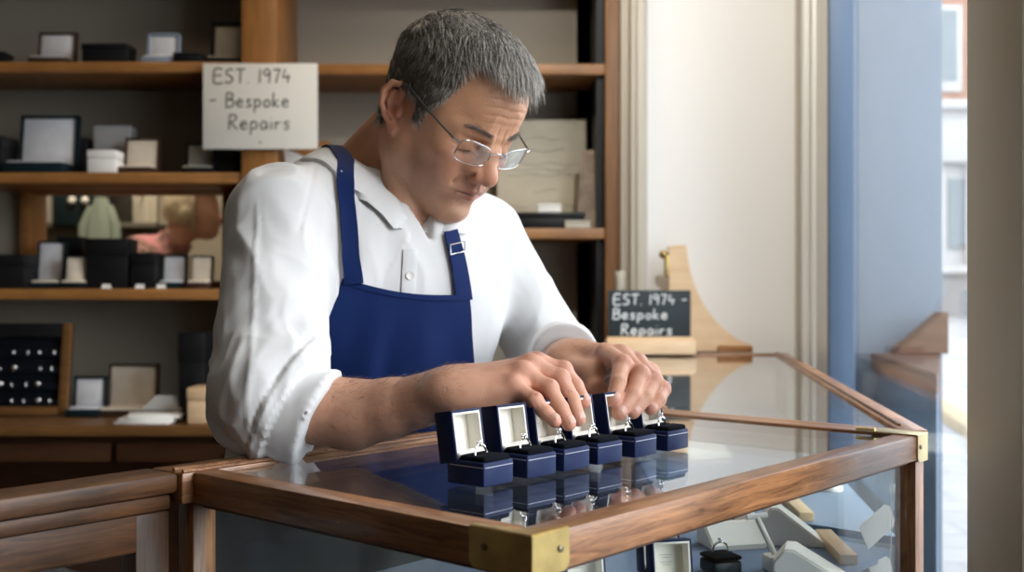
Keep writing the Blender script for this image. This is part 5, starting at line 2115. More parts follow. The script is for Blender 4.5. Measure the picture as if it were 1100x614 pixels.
cR = hand_color(rv, list(tip.values()), list(pip.values()) + list(mcp.values()), fr, 0.5 * (WR + mcp['m']))
cL = hand_color(lv, list(tipL.values()), list(pipL.values()) + list(mcpL.values()), EL, 0.5 * (WL + mcpL['m']))

# ================= inner torso and upper arms, closing the body under the clothes
T = Field((-0.50, 1.10, 0.80), (0.20, 1.80, 1.42), 0.008)
T.cone(PV, NB + V3(0, 0.03, -0.12), 0.105, 0.115, 0.0)
T.cone(SR + V3(0.03, 0.01, -0.01), SL + V3(-0.03, 0.0, -0.01), 0.045, 0.045, 0.05)
T.cone(NB + V3(0, 0, -0.03), NB, 0.06, 0.055, 0.04)
T.cone(SR, ER, 0.045, 0.038, 0.02)
T.cone(ER, fr, 0.036, 0.036, 0.02)
T.cone(SL, EL, 0.042, 0.036, 0.02)
tv, tF = T.mesh(1)
tv = tv
cT = np.tile(base, (len(tv), 1))

allV, allF, allC, mi = [], [], [], []
off_ = 0
for v_, f_, c_ in ((hW, hF, cH), (rv, rF, cR), (lv, lF, cL), (tv, tF, cT)):
    allV.append(v_)
    allF.append(f_ + off_)
    allC.append(c_)
    mi.append(np.zeros(len(f_), int))
    off_ += len(v_)
for v_, f_ in nails:
    allV.append(v_)
    allF.append(np.array(f_) + off_)
    allC.append(np.tile(np.array([0.66, 0.38, 0.30]), (len(v_), 1)))
    mi.append(np.ones(len(f_), int))
    off_ += len(v_)
skin = plain('skin', (0.56, 0.33, 0.22), 0.48, bump=0.18, bscale=420, attr='skin_tone', sss=0.12, spec=0.45)
nailm = plain('fingernail', (0.72, 0.46, 0.38), 0.28, attr='skin_tone', spec=0.5)
body = np_mesh('body', np.concatenate(allV), np.concatenate(allF).tolist(), [skin, nailm])
body.data.polygons.foreach_set('material_index', np.concatenate(mi).astype(np.int32))
col_attr(body, 'skin_tone', np.concatenate(allC))
into(body, man)

# ================= hair
rng = np.random.default_rng(11)


def smooth_mask(F, m, it):
    E = np.concatenate([F[:, [0, 1]], F[:, [1, 2]], F[:, [2, 3]], F[:, [3, 0]]])
    n = len(m)
    deg = np.bincount(E.ravel(), minlength=n).astype(float) + 1
    m = m.astype(float)
    for _ in range(it):
        m = (np.bincount(E[:, 0], m[E[:, 1]], n) + np.bincount(E[:, 1], m[E[:, 0]], n) + m) / deg
    return m


def hair_mask(p):
    x, y, z = p[:, 0], np.abs(p[:, 1]), p[:, 2]
    xl = np.interp(z, [-0.06, 0.002, 0.004, 0.012, 0.024, 0.040, 0.050, 0.070, 0.091, 0.100], [-0.024, -0.024, 0.031, 0.033, 0.036, 0.044, 0.051, 0.055, 0.048, 0.046])
    side = (x < xl) & (z > -0.040) & ((z > 0.0) | ((x + 0.008) ** 2 + y ** 2 + (z - 0.045) ** 2 < 0.106 ** 2))
    zt = np.interp(y, [0, 0.010, 0.030, 0.045, 0.06], [0.097, 0.099, 0.105, 0.104, 0.104])
    top = z > zt
    earz = (x > -0.026) & (x < 0.014) & (z < 0.030) & (y > 0.055)
    return (side | top) & ~earz


hm = hair_mask(hv) & (np.sqrt(((hv[:, :2] - np.array([-0.008, 0])) ** 2).sum(1)) < 0.13) & ~((np.abs(hv[:, 1]) > 0.079) & (hv[:, 2] < 0.045))
sm_ = smooth_mask(hF, hm, 8)
keep = hm[hF].all(1)
HFk = hF[keep]
used = np.unique(HFk)
re = np.full(len(hv), -1)
re[used] = np.arange(len(used))
hs_v, hs_N, hs_m = hv[used], hN[used], np.clip((sm_[used] - 0.55) / 0.45, 0, 1)
topness = np.clip((hs_N[:, 2] - 0.15) / 0.7, 0, 1)
thick = hs_m * (0.0035 + 0.0105 * topness + 0.002 * np.clip(hs_v[:, 2] / 0.05, 0, 1))
cap_v = hs_v + hs_N * thick[:, None] + hs_N * (0.0012 * vnoise(hs_v * 160, 4) * hs_m)[:, None]
hair_root = np_mesh('hair', toW(cap_v), re[HFk].tolist(), plain('hair underlayer', (0.085, 0.070, 0.058), 0.75, bump=0.5, bscale=300))
into(hair_root, man)


def strands(name, roots, dirs, lens, droop, width, cols, mats, parent, lift_end=None):
    """Tapered three sided strands as one mesh."""
    n = len(roots)
    K = 5
    t = np.linspace(0, 1, K)
    side = np.cross(dirs, np.array([0.3, 0.2, 0.93]))
    side /= np.linalg.norm(side, axis=1)[:, None] + 1e-9
    up = np.cross(side, dirs)
    V = np.zeros((n, K, 3, 3))
    for k in range(K):
        c = roots + dirs * (lens * t[k])[:, None] + droop * ((lens * t[k] ** 2)[:, None])
        w = (width * (1 - 0.8 * t[k]))[:, None]
        for j in range(3):
            a = 2 * math.pi * j / 3
            V[:, k, j] = c + (side * math.cos(a) + up * math.sin(a)) * w
    V = V.reshape(-1, 3)
    b = (np.arange(n) * K * 3)[:, None, None]
    kk = (np.arange(K - 1) * 3)[None, :, None]
    j = np.arange(3)[None, None, :]
    j2 = (j + 1) % 3
    q = np.stack([b + kk + j, b + kk + j2, b + kk + 3 + j2, b + kk + 3 + j], -1).reshape(-1, 4)
    C = np.repeat(cols, K * 3, axis=0)
    o = np_mesh(name, V, q.tolist(), mats, smooth=True)
    col_attr(o, 'strand_tone', C)
    return into(o, parent)


hairm = plain('grey hair strands', (0.2, 0.2, 0.2), 0.42, attr='strand_tone', spec=0.5)
NS = 30000
fa = hs_v[re[HFk]]
area = np.linalg.norm(np.cross(fa[:, 2] - fa[:, 0], fa[:, 3] - fa[:, 1]), axis=1)
pick = rng.choice(len(fa), NS, p=area / area.sum())
w = rng.random((NS, 2))
f4 = re[HFk][pick]
wt = np.stack([(1 - w[:, 0]) * (1 - w[:, 1]), w[:, 0] * (1 - w[:, 1]), w[:, 0] * w[:, 1], (1 - w[:, 0]) * w[:, 1]], 1)


def bil(A):
    return (A[f4] * (wt[..., None] if A.ndim == 2 else wt)).sum(1)


rp, rn, rm, rt = bil(cap_v), bil(hs_N), bil(hs_m), bil(topness)
rn /= np.linalg.norm(rn, axis=1)[:, None]
rp = rp - rn * 0.002
ay = np.sign(rp[:, 1])
fwd = np.stack([np.full(NS, 0.95), 0.30 * ay * np.clip(np.abs(rp[:, 1]) / 0.05, 0, 1) - 0.16, np.full(NS, 0.10)], 1)
dwn = np.stack([np.where(rp[:, 0] > 0.0, -0.10, 0.05) * 1.0, ay * 0.0, np.full(NS, -1.0)], 1)
bck = np.stack([np.full(NS, -0.2), 0 * ay, np.full(NS, -1.0)], 1)
# temples are combed down and back from the parting, the top forward
side_d = np.where((rp[:, 0] < -0.05)[:, None], bck, dwn + np.array([0.25, 0, 0]))
tt = np.clip((rt - 0.15) / 0.5, 0, 1)[:, None]
d = fwd * tt + side_d * (1 - tt)
clump = np.stack([vnoise(rp * 95, 21), vnoise(rp * 95, 22), vnoise(rp * 95, 23)], 1)
d = d + 0.32 * clump + 0.20 * rng.normal(size=(NS, 3))
d = d - rn * (d * rn).sum(1)[:, None]
d /= np.linalg.norm(d, axis=1)[:, None]
front = np.clip((rp[:, 0] - 0.035) / 0.04, 0, 1) * np.clip((rp[:, 2] - 0.085) / 0.02, 0, 1)
lift = 0.22 + 0.12 * tt[:, 0] + 0.10 * rng.random(NS) + 0.20 * front
d = d + rn * lift[:, None]
d = d + front[:, None] * np.array([0.5, 0.0, -0.05])
d /= np.linalg.norm(d, axis=1)[:, None]
ln_ = (0.010 + 0.013 * tt[:, 0] + 0.014 * front) * (0.7 + 0.6 * rng.random(NS)) * (0.45 + 0.55 * rm)
droop = -rn * 0.20 + np.array([0, 0, -0.18])[None, :] * (0.4 + 0.6 * tt)
g = rng.random(NS)
sil = np.clip(0.43 + 0.25 * vnoise(rp * 60, 31) + 0.45 * (1 - tt[:, 0]) * np.clip(1.3 - rp[:, 2] / 0.10, 0, 1) + 0.25 * front, 0, 1)
grey = np.where(g < sil, 0.28 + 0.34 * rng.random(NS), 0.025 + 0.08 * rng.random(NS))
cols = np.stack([grey * 1.32, grey * 1.20, grey * 1.04], 1)
rot = HMn[:3, :3]
st = strands('hair_strands', toW(rp), d @ rot.T / HS, ln_ * HS, droop @ rot.T / HS, np.full(NS, 0.00036), cols, hairm, hair_root)

# eyebrows
nb_ = 420
s_ = np.where(rng.random(nb_) < 0.5, -1, 1)
u_ = rng.random(nb_)
by = 0.012 + 0.034 * u_
bv_head = BVHTree.FromPolygons([tuple(v) for v in hv], [tuple(int(i) for i in f) for f in hF])
bzv = 0.0345 + 0.004 * np.sin(u_ * 2.2) + rng.normal(size=nb_) * 0.0016 * (1.15 - 0.5 * u_)
roots, keepb = [], []
for i in range(nb_):
    r_ = bv_head.ray_cast(Vector((0.14, s_[i] * by[i], bzv[i])), Vector((-1, 0, 0)))
    if r_[0] is not None:
        roots.append(np.array(r_[0]))
        keepb.append(i)
roots = np.array(roots)
keepb = np.array(keepb)
db = np.stack([0.35 + 0 * roots[:, 0], s_[keepb] * 0.9, 0.30 - 0.5 * u_[keepb]], 1) + 0.2 * rng.normal(size=roots.shape)
db[:, 0] -= 0.5 * u_[keepb]
db /= np.linalg.norm(db, axis=1)[:, None]
gb = 0.07 + 0.20 * rng.random(len(roots))
for sg_ in (-1, 1):
    k_ = s_[keepb] == sg_
    strands('eyebrow', toW(roots[k_]), (db @ rot.T / HS)[k_], np.full(k_.sum(), 0.0075), np.zeros((k_.sum(), 3)), np.full(k_.sum(), 0.00022), np.stack([gb * 1.1, gb * .95, gb * .8], 1)[k_], hairm, man)

# lashes along the lowered lids
LA = []
for s in (-1, 1):
    for q in np.linspace(0, 1, 34):
        y_ = s * (0.021 + 0.0235 * q)
        r_ = bv_head.ray_cast(Vector((0.14, y_, 0.0062 - 0.001 * q)), Vector((-1, 0, 0)))
        if r_[0] is not None:
            LA.append(np.array(r_[0]))
LA = np.array(LA)
dl = np.tile(np.array([0.75, 0, -0.65]), (len(LA), 1)) + 0.1 * rng.normal(size=LA.shape)
strands('eyelashes', toW(LA), dl @ rot.T / HS, np.full(len(LA), 0.0055), np.zeros_like(LA), np.full(len(LA), 0.00022), np.full((len(LA), 3), 0.03), hairm, man)

# short hairs on the forearms
def arm_hair(v, F, sel, direc, count, seed):
    N_ = vnormals(v, F)
    ids = np.nonzero(sel)[0]
    r2 = np.random.default_rng(seed)
    ids = r2.choice(ids, count)
    dd_ = direc[None, :] + 0.45 * r2.normal(size=(count, 3))
    nn = N_[ids]
    dd_ = dd_ - nn * (dd_ * nn).sum(1)[:, None]
    dd_ /= np.linalg.norm(dd_, axis=1)[:, None]
    dd_ = dd_ + nn * 0.35
    g_ = 0.10 + 0.12 * r2.random(count)
    return v[ids], dd_, 0.006 + 0.005 * r2.random(count), g_


ra_, rd_, rl_, rg_ = arm_hair(rv, rF, (rv[:, 0] < WR[0] + 0.01), np.array([0.75, -0.1, -0.6]), 2600, 5)
strands('forearm_hair', ra_, rd_, rl_, np.zeros_like(ra_), np.full(len(ra_), 0.00013), np.stack([rg_ * 1.3, rg_ * 0.95, rg_ * 0.7], 1), hairm, man)

# ================= glasses (worn: a thing of its own)
gl = empty('glasses', tuple(toW((0.10, 0, 0.0))[0]), label='thin silver rectangular reading glasses worn low on the man\'s nose', cat='glasses')
steel = plain('brushed steel', (0.62, 0.62, 0.60), 0.22, 1.0)
lensm = glass('spectacle lens', tint=(0.96, 0.98, 0.98), refl=1.0, base=0.07)


def gx(y, z):
    return 0.103 - 2.6 * y * y + 0.10 * (z - 0.01)


def lens_outline(s, grow=0.0, n=40):
    cy, cz, a, b_ = 0.0355, 0.0105, 0.0255 + grow, 0.0150 + grow
    pts = []
    for k in range(n):
        t = 2 * math.pi * k / n
        c_, s2 = math.cos(t), math.sin(t)
        e_ = 2.0 / 3.4
        y = cy + a * math.copysign(abs(c_) ** e_, c_)
        z = cz + b_ * math.copysign(abs(s2) ** e_, s2)
        z += 0.0035 * (y - cy) / a * (1 if z > cz else 0.2)
        pts.append((gx(y, z), s * y, z))
    return pts


for s in (-1, 1):
    ol = lens_outline(s)
    MBx = MB().tube([tuple(toW(p)[0]) for p in ol], 0.00075, 8, closed=True)
    into(MBx.build('rim', steel), gl)
    mb = MB()
    inner = lens_outline(s, -0.0006)
    cen = (gx(0.0355, 0.0105) + 0.0008, s * 0.0355, 0.0105)
    for dxx in (0.0006, -0.0006):
        ring_v = [mb.bm.verts.new(tuple(toW((p[0] + dxx, p[1], p[2]))[0])) for p in inner]
        c_v = mb.bm.verts.new(tuple(toW((cen[0] + dxx, cen[1], cen[2]))[0]))
        for k in range(len(ring_v)):
            f = mb.bm.faces.new((ring_v[k], ring_v[(k + 1) % len(ring_v)], c_v))
            f.smooth = True
    into(mb.build('lens', lensm, auto=False), gl)
    # temple arm with its hinge block
    h0 = (gx(0.061, 0.02) - 0.001, s * 0.0620, 0.0205)
    h1 = (0.088, s * 0.0685, 0.0225)
    pts = [h1, (0.060, s * 0.0745, 0.0275), (0.025, s * 0.0800, 0.0345), (0.004, s * 0.0825, 0.0390), (-0.010, s * 0.0815, 0.0385), (-0.026, s * 0.0790, 0.0240), (-0.034, s * 0.0740, 0.0050)]
    arm = MB().tube([tuple(toW(p)[0]) for p in pts], [0.0013, 0.0012, 0.0013, 0.0019, 0.0021, 0.0021, 0.0016], 8)
    ao = into(arm.build('temple_arm', plain('dark gunmetal', (0.10, 0.11, 0.11), 0.35, 0.8)), gl)
    hb_ = MB().tube([tuple(toW(h0)[0]), tuple(toW(((h0[0] + h1[0]) / 2 + 0.002, s * 0.0662, 0.0218))[0]), tuple(toW(h1)[0])], 0.0015, 8)
    into(hb_.build('hinge', steel), ao)
    npad = MB().sphere((0, 0, 0), 1.0, 10)
    npad.xf(Matrix.Translation(Vector(toW((0.0965, s * 0.0105, 0.004))[0])) @ Matrix.Diagonal((0.0016, 0.0016, 0.0042, 1)))
    into(npad.build('nose_pad', steel), gl)
MBx = MB().tube([tuple(toW(p)[0]) for p in [(gx(0.0105, 0.014), -0.0105, 0.0140), (0.1055, -0.004, 0.0175), (0.1055, 0.004, 0.0175), (gx(0.0105, 0.014), 0.0105, 0.0140)]], 0.0009, 8)
into(MBx.build('bridge', steel), gl)

# ================= clothes
e1 = np.array([0.769, 0.64, 0.0])
e2 = np.array([0.64, -0.769, 0.0])
ez3 = np.array([0, 0, 1.0])
RT = np.stack([e1, e2, ez3], 1)


def tor(a, b, c, o=NB):
    return o + e1 * a + e2 * b + ez3 * c


def torso(Fd, grow=0.0):
    Fd.ell(tor(0.005, 0.015, -0.130), (0.178 + grow, 0.108 + grow, 0.150 + grow), 0.0, R=RT)
    Fd.ell(tor(0.0, 0.028, -0.110), (0.120 + grow, 0.088 + grow, 0.110 + grow), 0.05, R=RT)
    Fd.ell(tor(-0.002, -0.035, -0.290), (0.165 + grow, 0.125 + grow, 0.150 + grow), 0.08, R=RT)
    Fd.ell(tor(0.0, -0.075, -0.410), (0.172 + grow, 0.130 + grow, 0.120 + grow), 0.08, R=RT)
    Fd.cone(SR + np.array([0.01, 0.01, 0.0]), NB + np.array([-0.03, 0.012, 0.016]), 0.055 + grow, 0.052 + grow, 0.05)
    Fd.cone(SL + np.array([-0.01, 0.0, 0.0]), NB + np.array([0.03, 0.012, 0.010]), 0.052 + grow, 0.050 + grow, 0.05)


TS = Field((-0.50, 1.10, 0.78), (0.20, 1.86, 1.42), 0.007)
torso(TS)
ts_v, ts_F = TS.mesh(3)
bv_t = BVHTree.FromPolygons([tuple(v) for v in ts_v], [tuple(int(i) for i in f) for f in ts_F])

SHh = 0.0032
F2 = Field((-0.42, 1.03, 0.80), (0.18, 1.84, 1.40), SHh)
torso(F2)
# right sleeve
F2.cone(SR, ER + np.array([-0.004, 0.0, 0.0]), 0.058, 0.060, 0.03)
F2.cone(ER, pt(318, 444, 1.180), 0.062, 0.050, 0.02)
# turned-back cuff, two thicknesses of cloth
cf0, cf1 = pt(306, 441, 1.185), pt(352, 449, 1.170)
F2.cone(cf0, cf1, 0.0525, 0.0505, 0.004)
cn = np.array([0.88, -0.10, -0.42])
cn /= np.linalg.norm(cn)
# left sleeve
F2.cone(SL, EL, 0.056, 0.056, 0.03)
cl1 = WL + np.array([-0.004, 0.070, 0.000])
F2.cone(EL, cl1 + np.array([0, 0.03, 0]), 0.055, 0.044, 0.03)
F2.cone(cl1 + np.array([0, 0.05, 0.0]), cl1, 0.0465, 0.0440, 0.004)
s_v, s_F = None, None
# cut the sleeves square at the cuffs, locally
def local_cut(Fd, p, n, R):
    n = np.array(n, float) / np.linalg.norm(n)
    s = Fd._sub(np.array(p) - R, np.array(p) + R, 0)
    sl, X, Y, Z = s
    pl = (X - p[0]) * n[0] + (Y - p[1]) * n[1] + (Z - p[2]) * n[2]
    dist = np.sqrt((X - p[0]) ** 2 + (Y - p[1]) ** 2 + (Z - p[2]) ** 2)
    v = Fd.v[sl]
    ins = dist < R
    Fd.v[sl] = np.where(ins, np.maximum(v, pl.astype(np.float32)), v)


pc = np.array(pt(343, 444, 1.172))
local_cut(F2, pc, cn, 0.085)
local_cut(F2, cl1 + np.array([0, -0.006, 0]), (0.1, -1, 0.15), 0.075)
# hollow cuffs so that the arms come out of an opening
F2.cone(pc + cn * 0.036, pc + cn * 0.07, 0.0440, 0.0460, 0.0, '-')
F2.cone(cl1 + np.array([0, -0.032, 0]), cl1 + np.array([0, -0.06, 0]), 0.0395, 0.0405, 0.0, '-')
# open V at the neck
vb = tor(-0.002, 0.135, -0.062)
vt = tor(0.0, 0.115, 0.055)
for k in range(22):
    t = k / 21
    F2.cone(tor(-0.002, 0.06, -0.058 + 0.10 * t), tor(-0.002, 0.17, -0.064 + 0.10 * t), 0.003 + 0.030 * t, 0.003 + 0.034 * t, 0.003, '-')
F2.cone(NB + np.array([0.0, 0.0, 0.0]), NB + np.array([0.012, -0.01, 0.12]), 0.060, 0.066, 0.004, '-')
s_v, s_F = F2.mesh(2)
s_N = vnormals(s_v, s_F)


def ridge(q, seed):
    n_ = vnoise(q, seed)
    return (1 - np.abs(n_) * 2) * 0.5


def aniso(p, d, along, across):
    d = np.array(d, float) / np.linalg.norm(d)
    a = p @ d
    r = p - a[:, None] * d
    return r * across + (a[:, None] * d) * along


def segt(p, a, b):
    ab = b - a
    t = np.clip(((p - a) @ ab) / (ab @ ab), 0, 1)
    dist = np.linalg.norm(p - (a + t[:, None] * ab), axis=1)
    return t, dist


tU, dU = segt(s_v, SR, ER)
tF_, dF = segt(s_v, ER, pc)
tL, dL = segt(s_v, SL, EL)
tL2, dL2 = segt(s_v, EL, cl1)
wU = np.clip((0.085 - dU) / 0.02, 0, 1) * np.clip((tU - 0.03) * 6, 0, 1)
wF = np.clip((0.080 - dF) / 0.02, 0, 1)
wL = np.clip((0.080 - np.minimum(dL, dL2)) / 0.02, 0, 1)
wT = 1 - np.maximum(np.maximum(wU, wF), wL)
disp = np.zeros(len(s_v))
wob = np.stack([vnoise(s_v * 18, 41), vnoise(s_v * 18, 42), vnoise(s_v * 18, 43)], 1) * 0.016
q0 = s_v + wob
dUv = (ER - SR)
disp += wU * (0.0068 * ridge(aniso(q0, dUv + np.array([0.05, 0, 0.06]), 7, 26), 51) + 0.0022 * ridge(aniso(q0, dUv, 14, 60), 52)) * (0.5 + 0.5 * np.clip(tU, 0, 1))
elb = np.exp(-0.5 * (np.linalg.norm(s_v - ER, axis=1) / 0.075) ** 2)
disp += elb * (0.0070 * ridge(aniso(q0, np.array([0.75, -0.1, 0.55]), 8, 30), 53) + 0.003 * ridge(aniso(q0, np.array([0.2, -0.1, 0.9]), 12, 50), 54))
disp += wF * 0.0030 * ridge(aniso(q0, np.cross(pc - ER, np.array([0, 1, 0.2])), 12, 40), 55)
disp += wL * (0.0055 * ridge(aniso(q0, np.cross(EL - SL, np.array([0.3, -1, 0.2])) + 0.5 * (EL - SL), 8, 30), 56) + 0.002 * ridge(aniso(q0, EL - SL, 14, 55), 57))
disp += wT * (0.0085 * ridge(aniso(q0, np.array([0.15, -0.1, 1.0]), 5, 20), 58) + 0.0016 * ridge(aniso(q0, np.array([-0.3, 0.1, 1.0]), 10, 46), 59))
arm_pit = np.exp(-0.5 * (np.linalg.norm(s_v - (SR + np.array([0.05, -0.02, -0.10])), axis=1) / 0.06) ** 2)
disp += arm_pit * 0.0060 * ridge(aniso(q0, np.array([-0.45, 0, 1.0]), 6, 32), 60)
# pressed crease down the outside of the sleeve
xc = SR[0] + (ER[0] - SR[0]) * tU - 0.012
disp += wU * 0.0012 * np.exp(-0.5 * ((s_v[:, 0] - xc) / 0.0016) ** 2) * (s_v[:, 1] < SR[1])
# cuff edges
sc = (s_v - pc) @ cn
disp += wF * (0.0010 * np.exp(-0.5 * ((sc + 0.004) / 0.0022) ** 2) - 0.0016 * np.exp(-0.5 * ((sc + 0.046) / 0.0015) ** 2) + 0.0018 * ((sc > -0.044) & (sc < 0.01)))
# shoulder seam
sdist = (s_v - (SR + np.array([0.028, 0.0, 0]))) @ (np.array([0.9, 0.2, -0.25]))
disp += -0.0012 * np.exp(-0.5 * (sdist / 0.0014) ** 2) * (np.linalg.norm(s_v - SR, axis=1) < 0.085)
edge = np.linalg.norm(s_v - tor(0, 0.1, -0.03), axis=1)
disp *= np.clip((edge - 0.03) / 0.04, 0.15, 1) * 1.25
disp *= np.where(sc > -0.03, 0.35, 1.0) * np.where(np.linalg.norm(s_v - cl1, axis=1) < 0.055, 0.35, 1.0)
s_w = s_v + s_N * disp[:, None]
shirtm = plain('white oxford shirt cotton', (0.74, 0.74, 0.735), 0.85, bump=0.10, bscale=1500, sheen=0.15)
shirt = into(np_mesh('shirt', s_w, s_F.tolist(), shirtm), man)
bv_s = BVHTree.FromPolygons([tuple(v) for v in s_w], [tuple(int(i) for i in f) for f in s_F])


def sheet(name, grid, mat, parent, thick=0.0015, nrm=None):
    """Cloth sheet from an (a, b, 3) grid of points, given a real thickness."""
    g_ = np.array(grid)
    A_, B_ = g_.shape[:2]
    du = np.gradient(g_, axis=0)
    dv = np.gradient(g_, axis=1)
    n_ = np.cross(du, dv)
    n_ /= np.linalg.norm(n_, axis=2)[..., None] + 1e-9
    if nrm is not None:
        sgn = np.sign((n_ * nrm).sum(2).mean())
        n_ *= sgn if sgn else 1
    top_ = (g_ + n_ * thick).reshape(-1, 3)
    bot_ = g_.reshape(-1, 3)
    V = np.concatenate([top_, bot_])
    n0 = A_ * B_
    fs = []
    for i in range(A_ - 1):
        for j in range(B_ - 1):
            a, b, c, d_ = i * B_ + j, i * B_ + j + 1, (i + 1) * B_ + j + 1, (i + 1) * B_ + j
            fs.append((a, b, c, d_))
            fs.append((n0 + d_, n0 + c, n0 + b, n0 + a))
    loop = [i * B_ for i in range(A_)] + [(A_ - 1) * B_ + j for j in range(1, B_)] + [i * B_ + B_ - 1 for i in range(A_ - 2, -1, -1)] + [j for j in range(B_ - 2, 0, -1)]
    for a, b in zip(loop, loop[1:] + loop[:1]):
        fs.append((b, a, n0 + a, n0 + b))
    o = np_mesh(name, V, fs, mat)
    bm_ = bmesh.new()
    bm_.from_mesh(o.data)
    bmesh.ops.recalc_face_normals(bm_, faces=bm_.faces)
    bm_.to_mesh(o.data)
    bm_.free()
    for p_ in o.data.polygons:
        p_.use_smooth = True
    try:
        o.data.set_sharp_from_angle(angle=math.radians(50))
    except Exception:
        pass
    return into(o, parent)


def cat_path(pts, n):
    pts = [np.array(p, float) for p in pts]
    q = [2 * pts[0] - pts[1]] + pts + [2 * pts[-1] - pts[-2]]
    out = []
    m = len(pts) - 1
    for u in np.linspace(0, m, n):
        i = min(int(u), m - 1)
        t = u - i
        p0, p1, p2, p3 = q[i], q[i + 1], q[i + 2], q[i + 3]
        out.append(0.5 * ((2 * p1) + (-p0 + p2) * t + (2 * p0 - 5 * p1 + 4 * p2 - p3) * t * t + (-p0 + 3 * p1 - 3 * p2 + p3) * t ** 3))
    return np.array(out)


# collar: stand and turned-down leaf, right front round the back to left front
NC = 61
top_p = cat_path([tor(-0.010, 0.094, -0.058), tor(-0.034, 0.082, -0.020), tor(-0.058, 0.050, 0.020), tor(-0.070, 0.008, 0.046), tor(-0.052, -0.048, 0.060), tor(0, -0.072, 0.064),
                  tor(0.052, -0.048, 0.056), tor(0.070, 0.008, 0.040), tor(0.060, 0.050, 0.012), tor(0.040, 0.080, -0.020), tor(0.012, 0.096, -0.058)], NC)
bot_p = cat_path([tor(-0.006, 0.092, -0.072), tor(-0.036, 0.082, -0.050), tor(-0.064, 0.050, -0.020), tor(-0.076, 0.004, 0.004), tor(-0.056, -0.054, 0.020), tor(0, -0.080, 0.026),
                  tor(0.056, -0.054, 0.018), tor(0.076, 0.004, 0.000), tor(0.066, 0.050, -0.024), tor(0.040, 0.082, -0.050), tor(0.008, 0.094, -0.072)], NC)
leaf_p = cat_path([tor(-0.044, 0.082, -0.066), tor(-0.064, 0.072, -0.050), tor(-0.085, 0.045, -0.024), tor(-0.094, 0.002, 0.002), tor(-0.070, -0.062, 0.016), tor(0, -0.092, 0.022),
                   tor(0.070, -0.062, 0.014), tor(0.092, 0.004, -0.004), tor(0.086, 0.048, -0.028), tor(0.068, 0.080, -0.050), tor(0.048, 0.098, -0.066)], NC)
axis_c = NB + np.array([0.008, -0.01, 0.03])
gr = []
for i in range(NC):
    a_, b_, c_ = bot_p[i], top_p[i], leaf_p[i]
    outw = b_ - axis_c
    outw = outw / np.linalg.norm(outw)
    row = []
    for t in np.linspace(0, 1, 5):
        row.append(a_ * (1 - t) + b_ * t - outw * 0.001)
    row.append(b_ + np.array([0, 0, 0.0022]) + outw * 0.0015)
    for t in np.linspace(0, 1, 9)[0:]:
        q_ = (b_ + outw * 0.0042) * (1 - t) + c_ * t
        q_ = q_ + outw * 0.006 * math.sin(math.pi * min(1, t * 1.0)) + np.array([0, 0, 0.004]) * math.sin(math.pi * t)
        row.append(q_)
    gr.append(row)
gr = np.array(gr)
for i in range(NC):
    for j in range(gr.shape[1]):
        mg = 0.0015 if j < 6 else 0.0035 + 0.003 * (j - 6) / 9
        loc_, nn_, fi_, di_ = bv_s.find_nearest(Vector(gr[i, j]))
        dv_ = (gr[i, j] - np.array(loc_)) @ np.array(nn_)
        if dv_ < mg and di_ < 0.035 and (j >= 5 or 4 < i < NC - 5):
            gr[i, j] = np.array(loc_) + np.array(nn_) * mg
for it in range(2):
    gr[1:-1, 6:] = 0.5 * gr[1:-1, 6:] + 0.25 * (gr[2:, 6:] + gr[:-2, 6:])
collar = sheet('collar', gr, shirtm, shirt, 0.0014)


def cast(px, py, bv=None, off=0.004):
    d = (P(px, py, 1.0) - EYE).normalized()
    r_ = (bv or bv_s).ray_cast(EYE, d)
    if r_[0] is None:
        return None
    return np.array(r_[0]) + np.array(r_[1]) * off


# placket and buttons down the front
rows = []
for py in np.linspace(268, 330, 18):
    row = []
    cx_ = 440 - (py - 268) * 0.05
    for j, dx in enumerate(np.linspace(-7, 8, 6)):
        q_ = cast(cx_ + dx, py, bv_s, 0.0012 + (0.0008 if 0 < j < 5 else 0))
        row.append(q_)
    if all(v is not None for v in row):
        rows.append(row)
if len(rows) > 4:
    sheet('placket', rows, shirtm, shirt, 0.0012, nrm=-np.array(EYE - Vector(rows[0][0])) * -1)
pearl = plain('pearl button', (0.74, 0.72, 0.66), 0.25)


def button(px, py, bv=None, off=0.0035, pos=None):
    q_ = pos
    n_ = np.array(e2)
    if pos is None:
        d = (P(px, py, 1.0) - EYE).normalized()
        r_ = (bv or bv_s).ray_cast(EYE, d)
        if r_[0] is None:
            return
        q_, n_ = np.array(r_[0]) + np.array(r_[1]) * off, np.array(r_[1])
    mb = MB().lathe([(0.0012, 0.0006), (0.0046, 0.0), (0.0052, 0.0008), (0.0050, 0.0018), (0.0034, 0.0013), (0.0010, 0.0012)], n=16)
    Mx = Vector((0, 0, 1)).rotation_difference(Vector(n_)).to_matrix().to_4x4()
    Mx.translation = Vector(q_)
    into(mb.xf(Mx).build('button', pearl), shirt)


button(439, 296)
bv_c = BVHTree.FromPolygons([tuple(v.co) for v in collar.data.vertices], [tuple(p.vertices) for p in collar.data.polygons])
button(406, 246, bv_c, 0.0008)

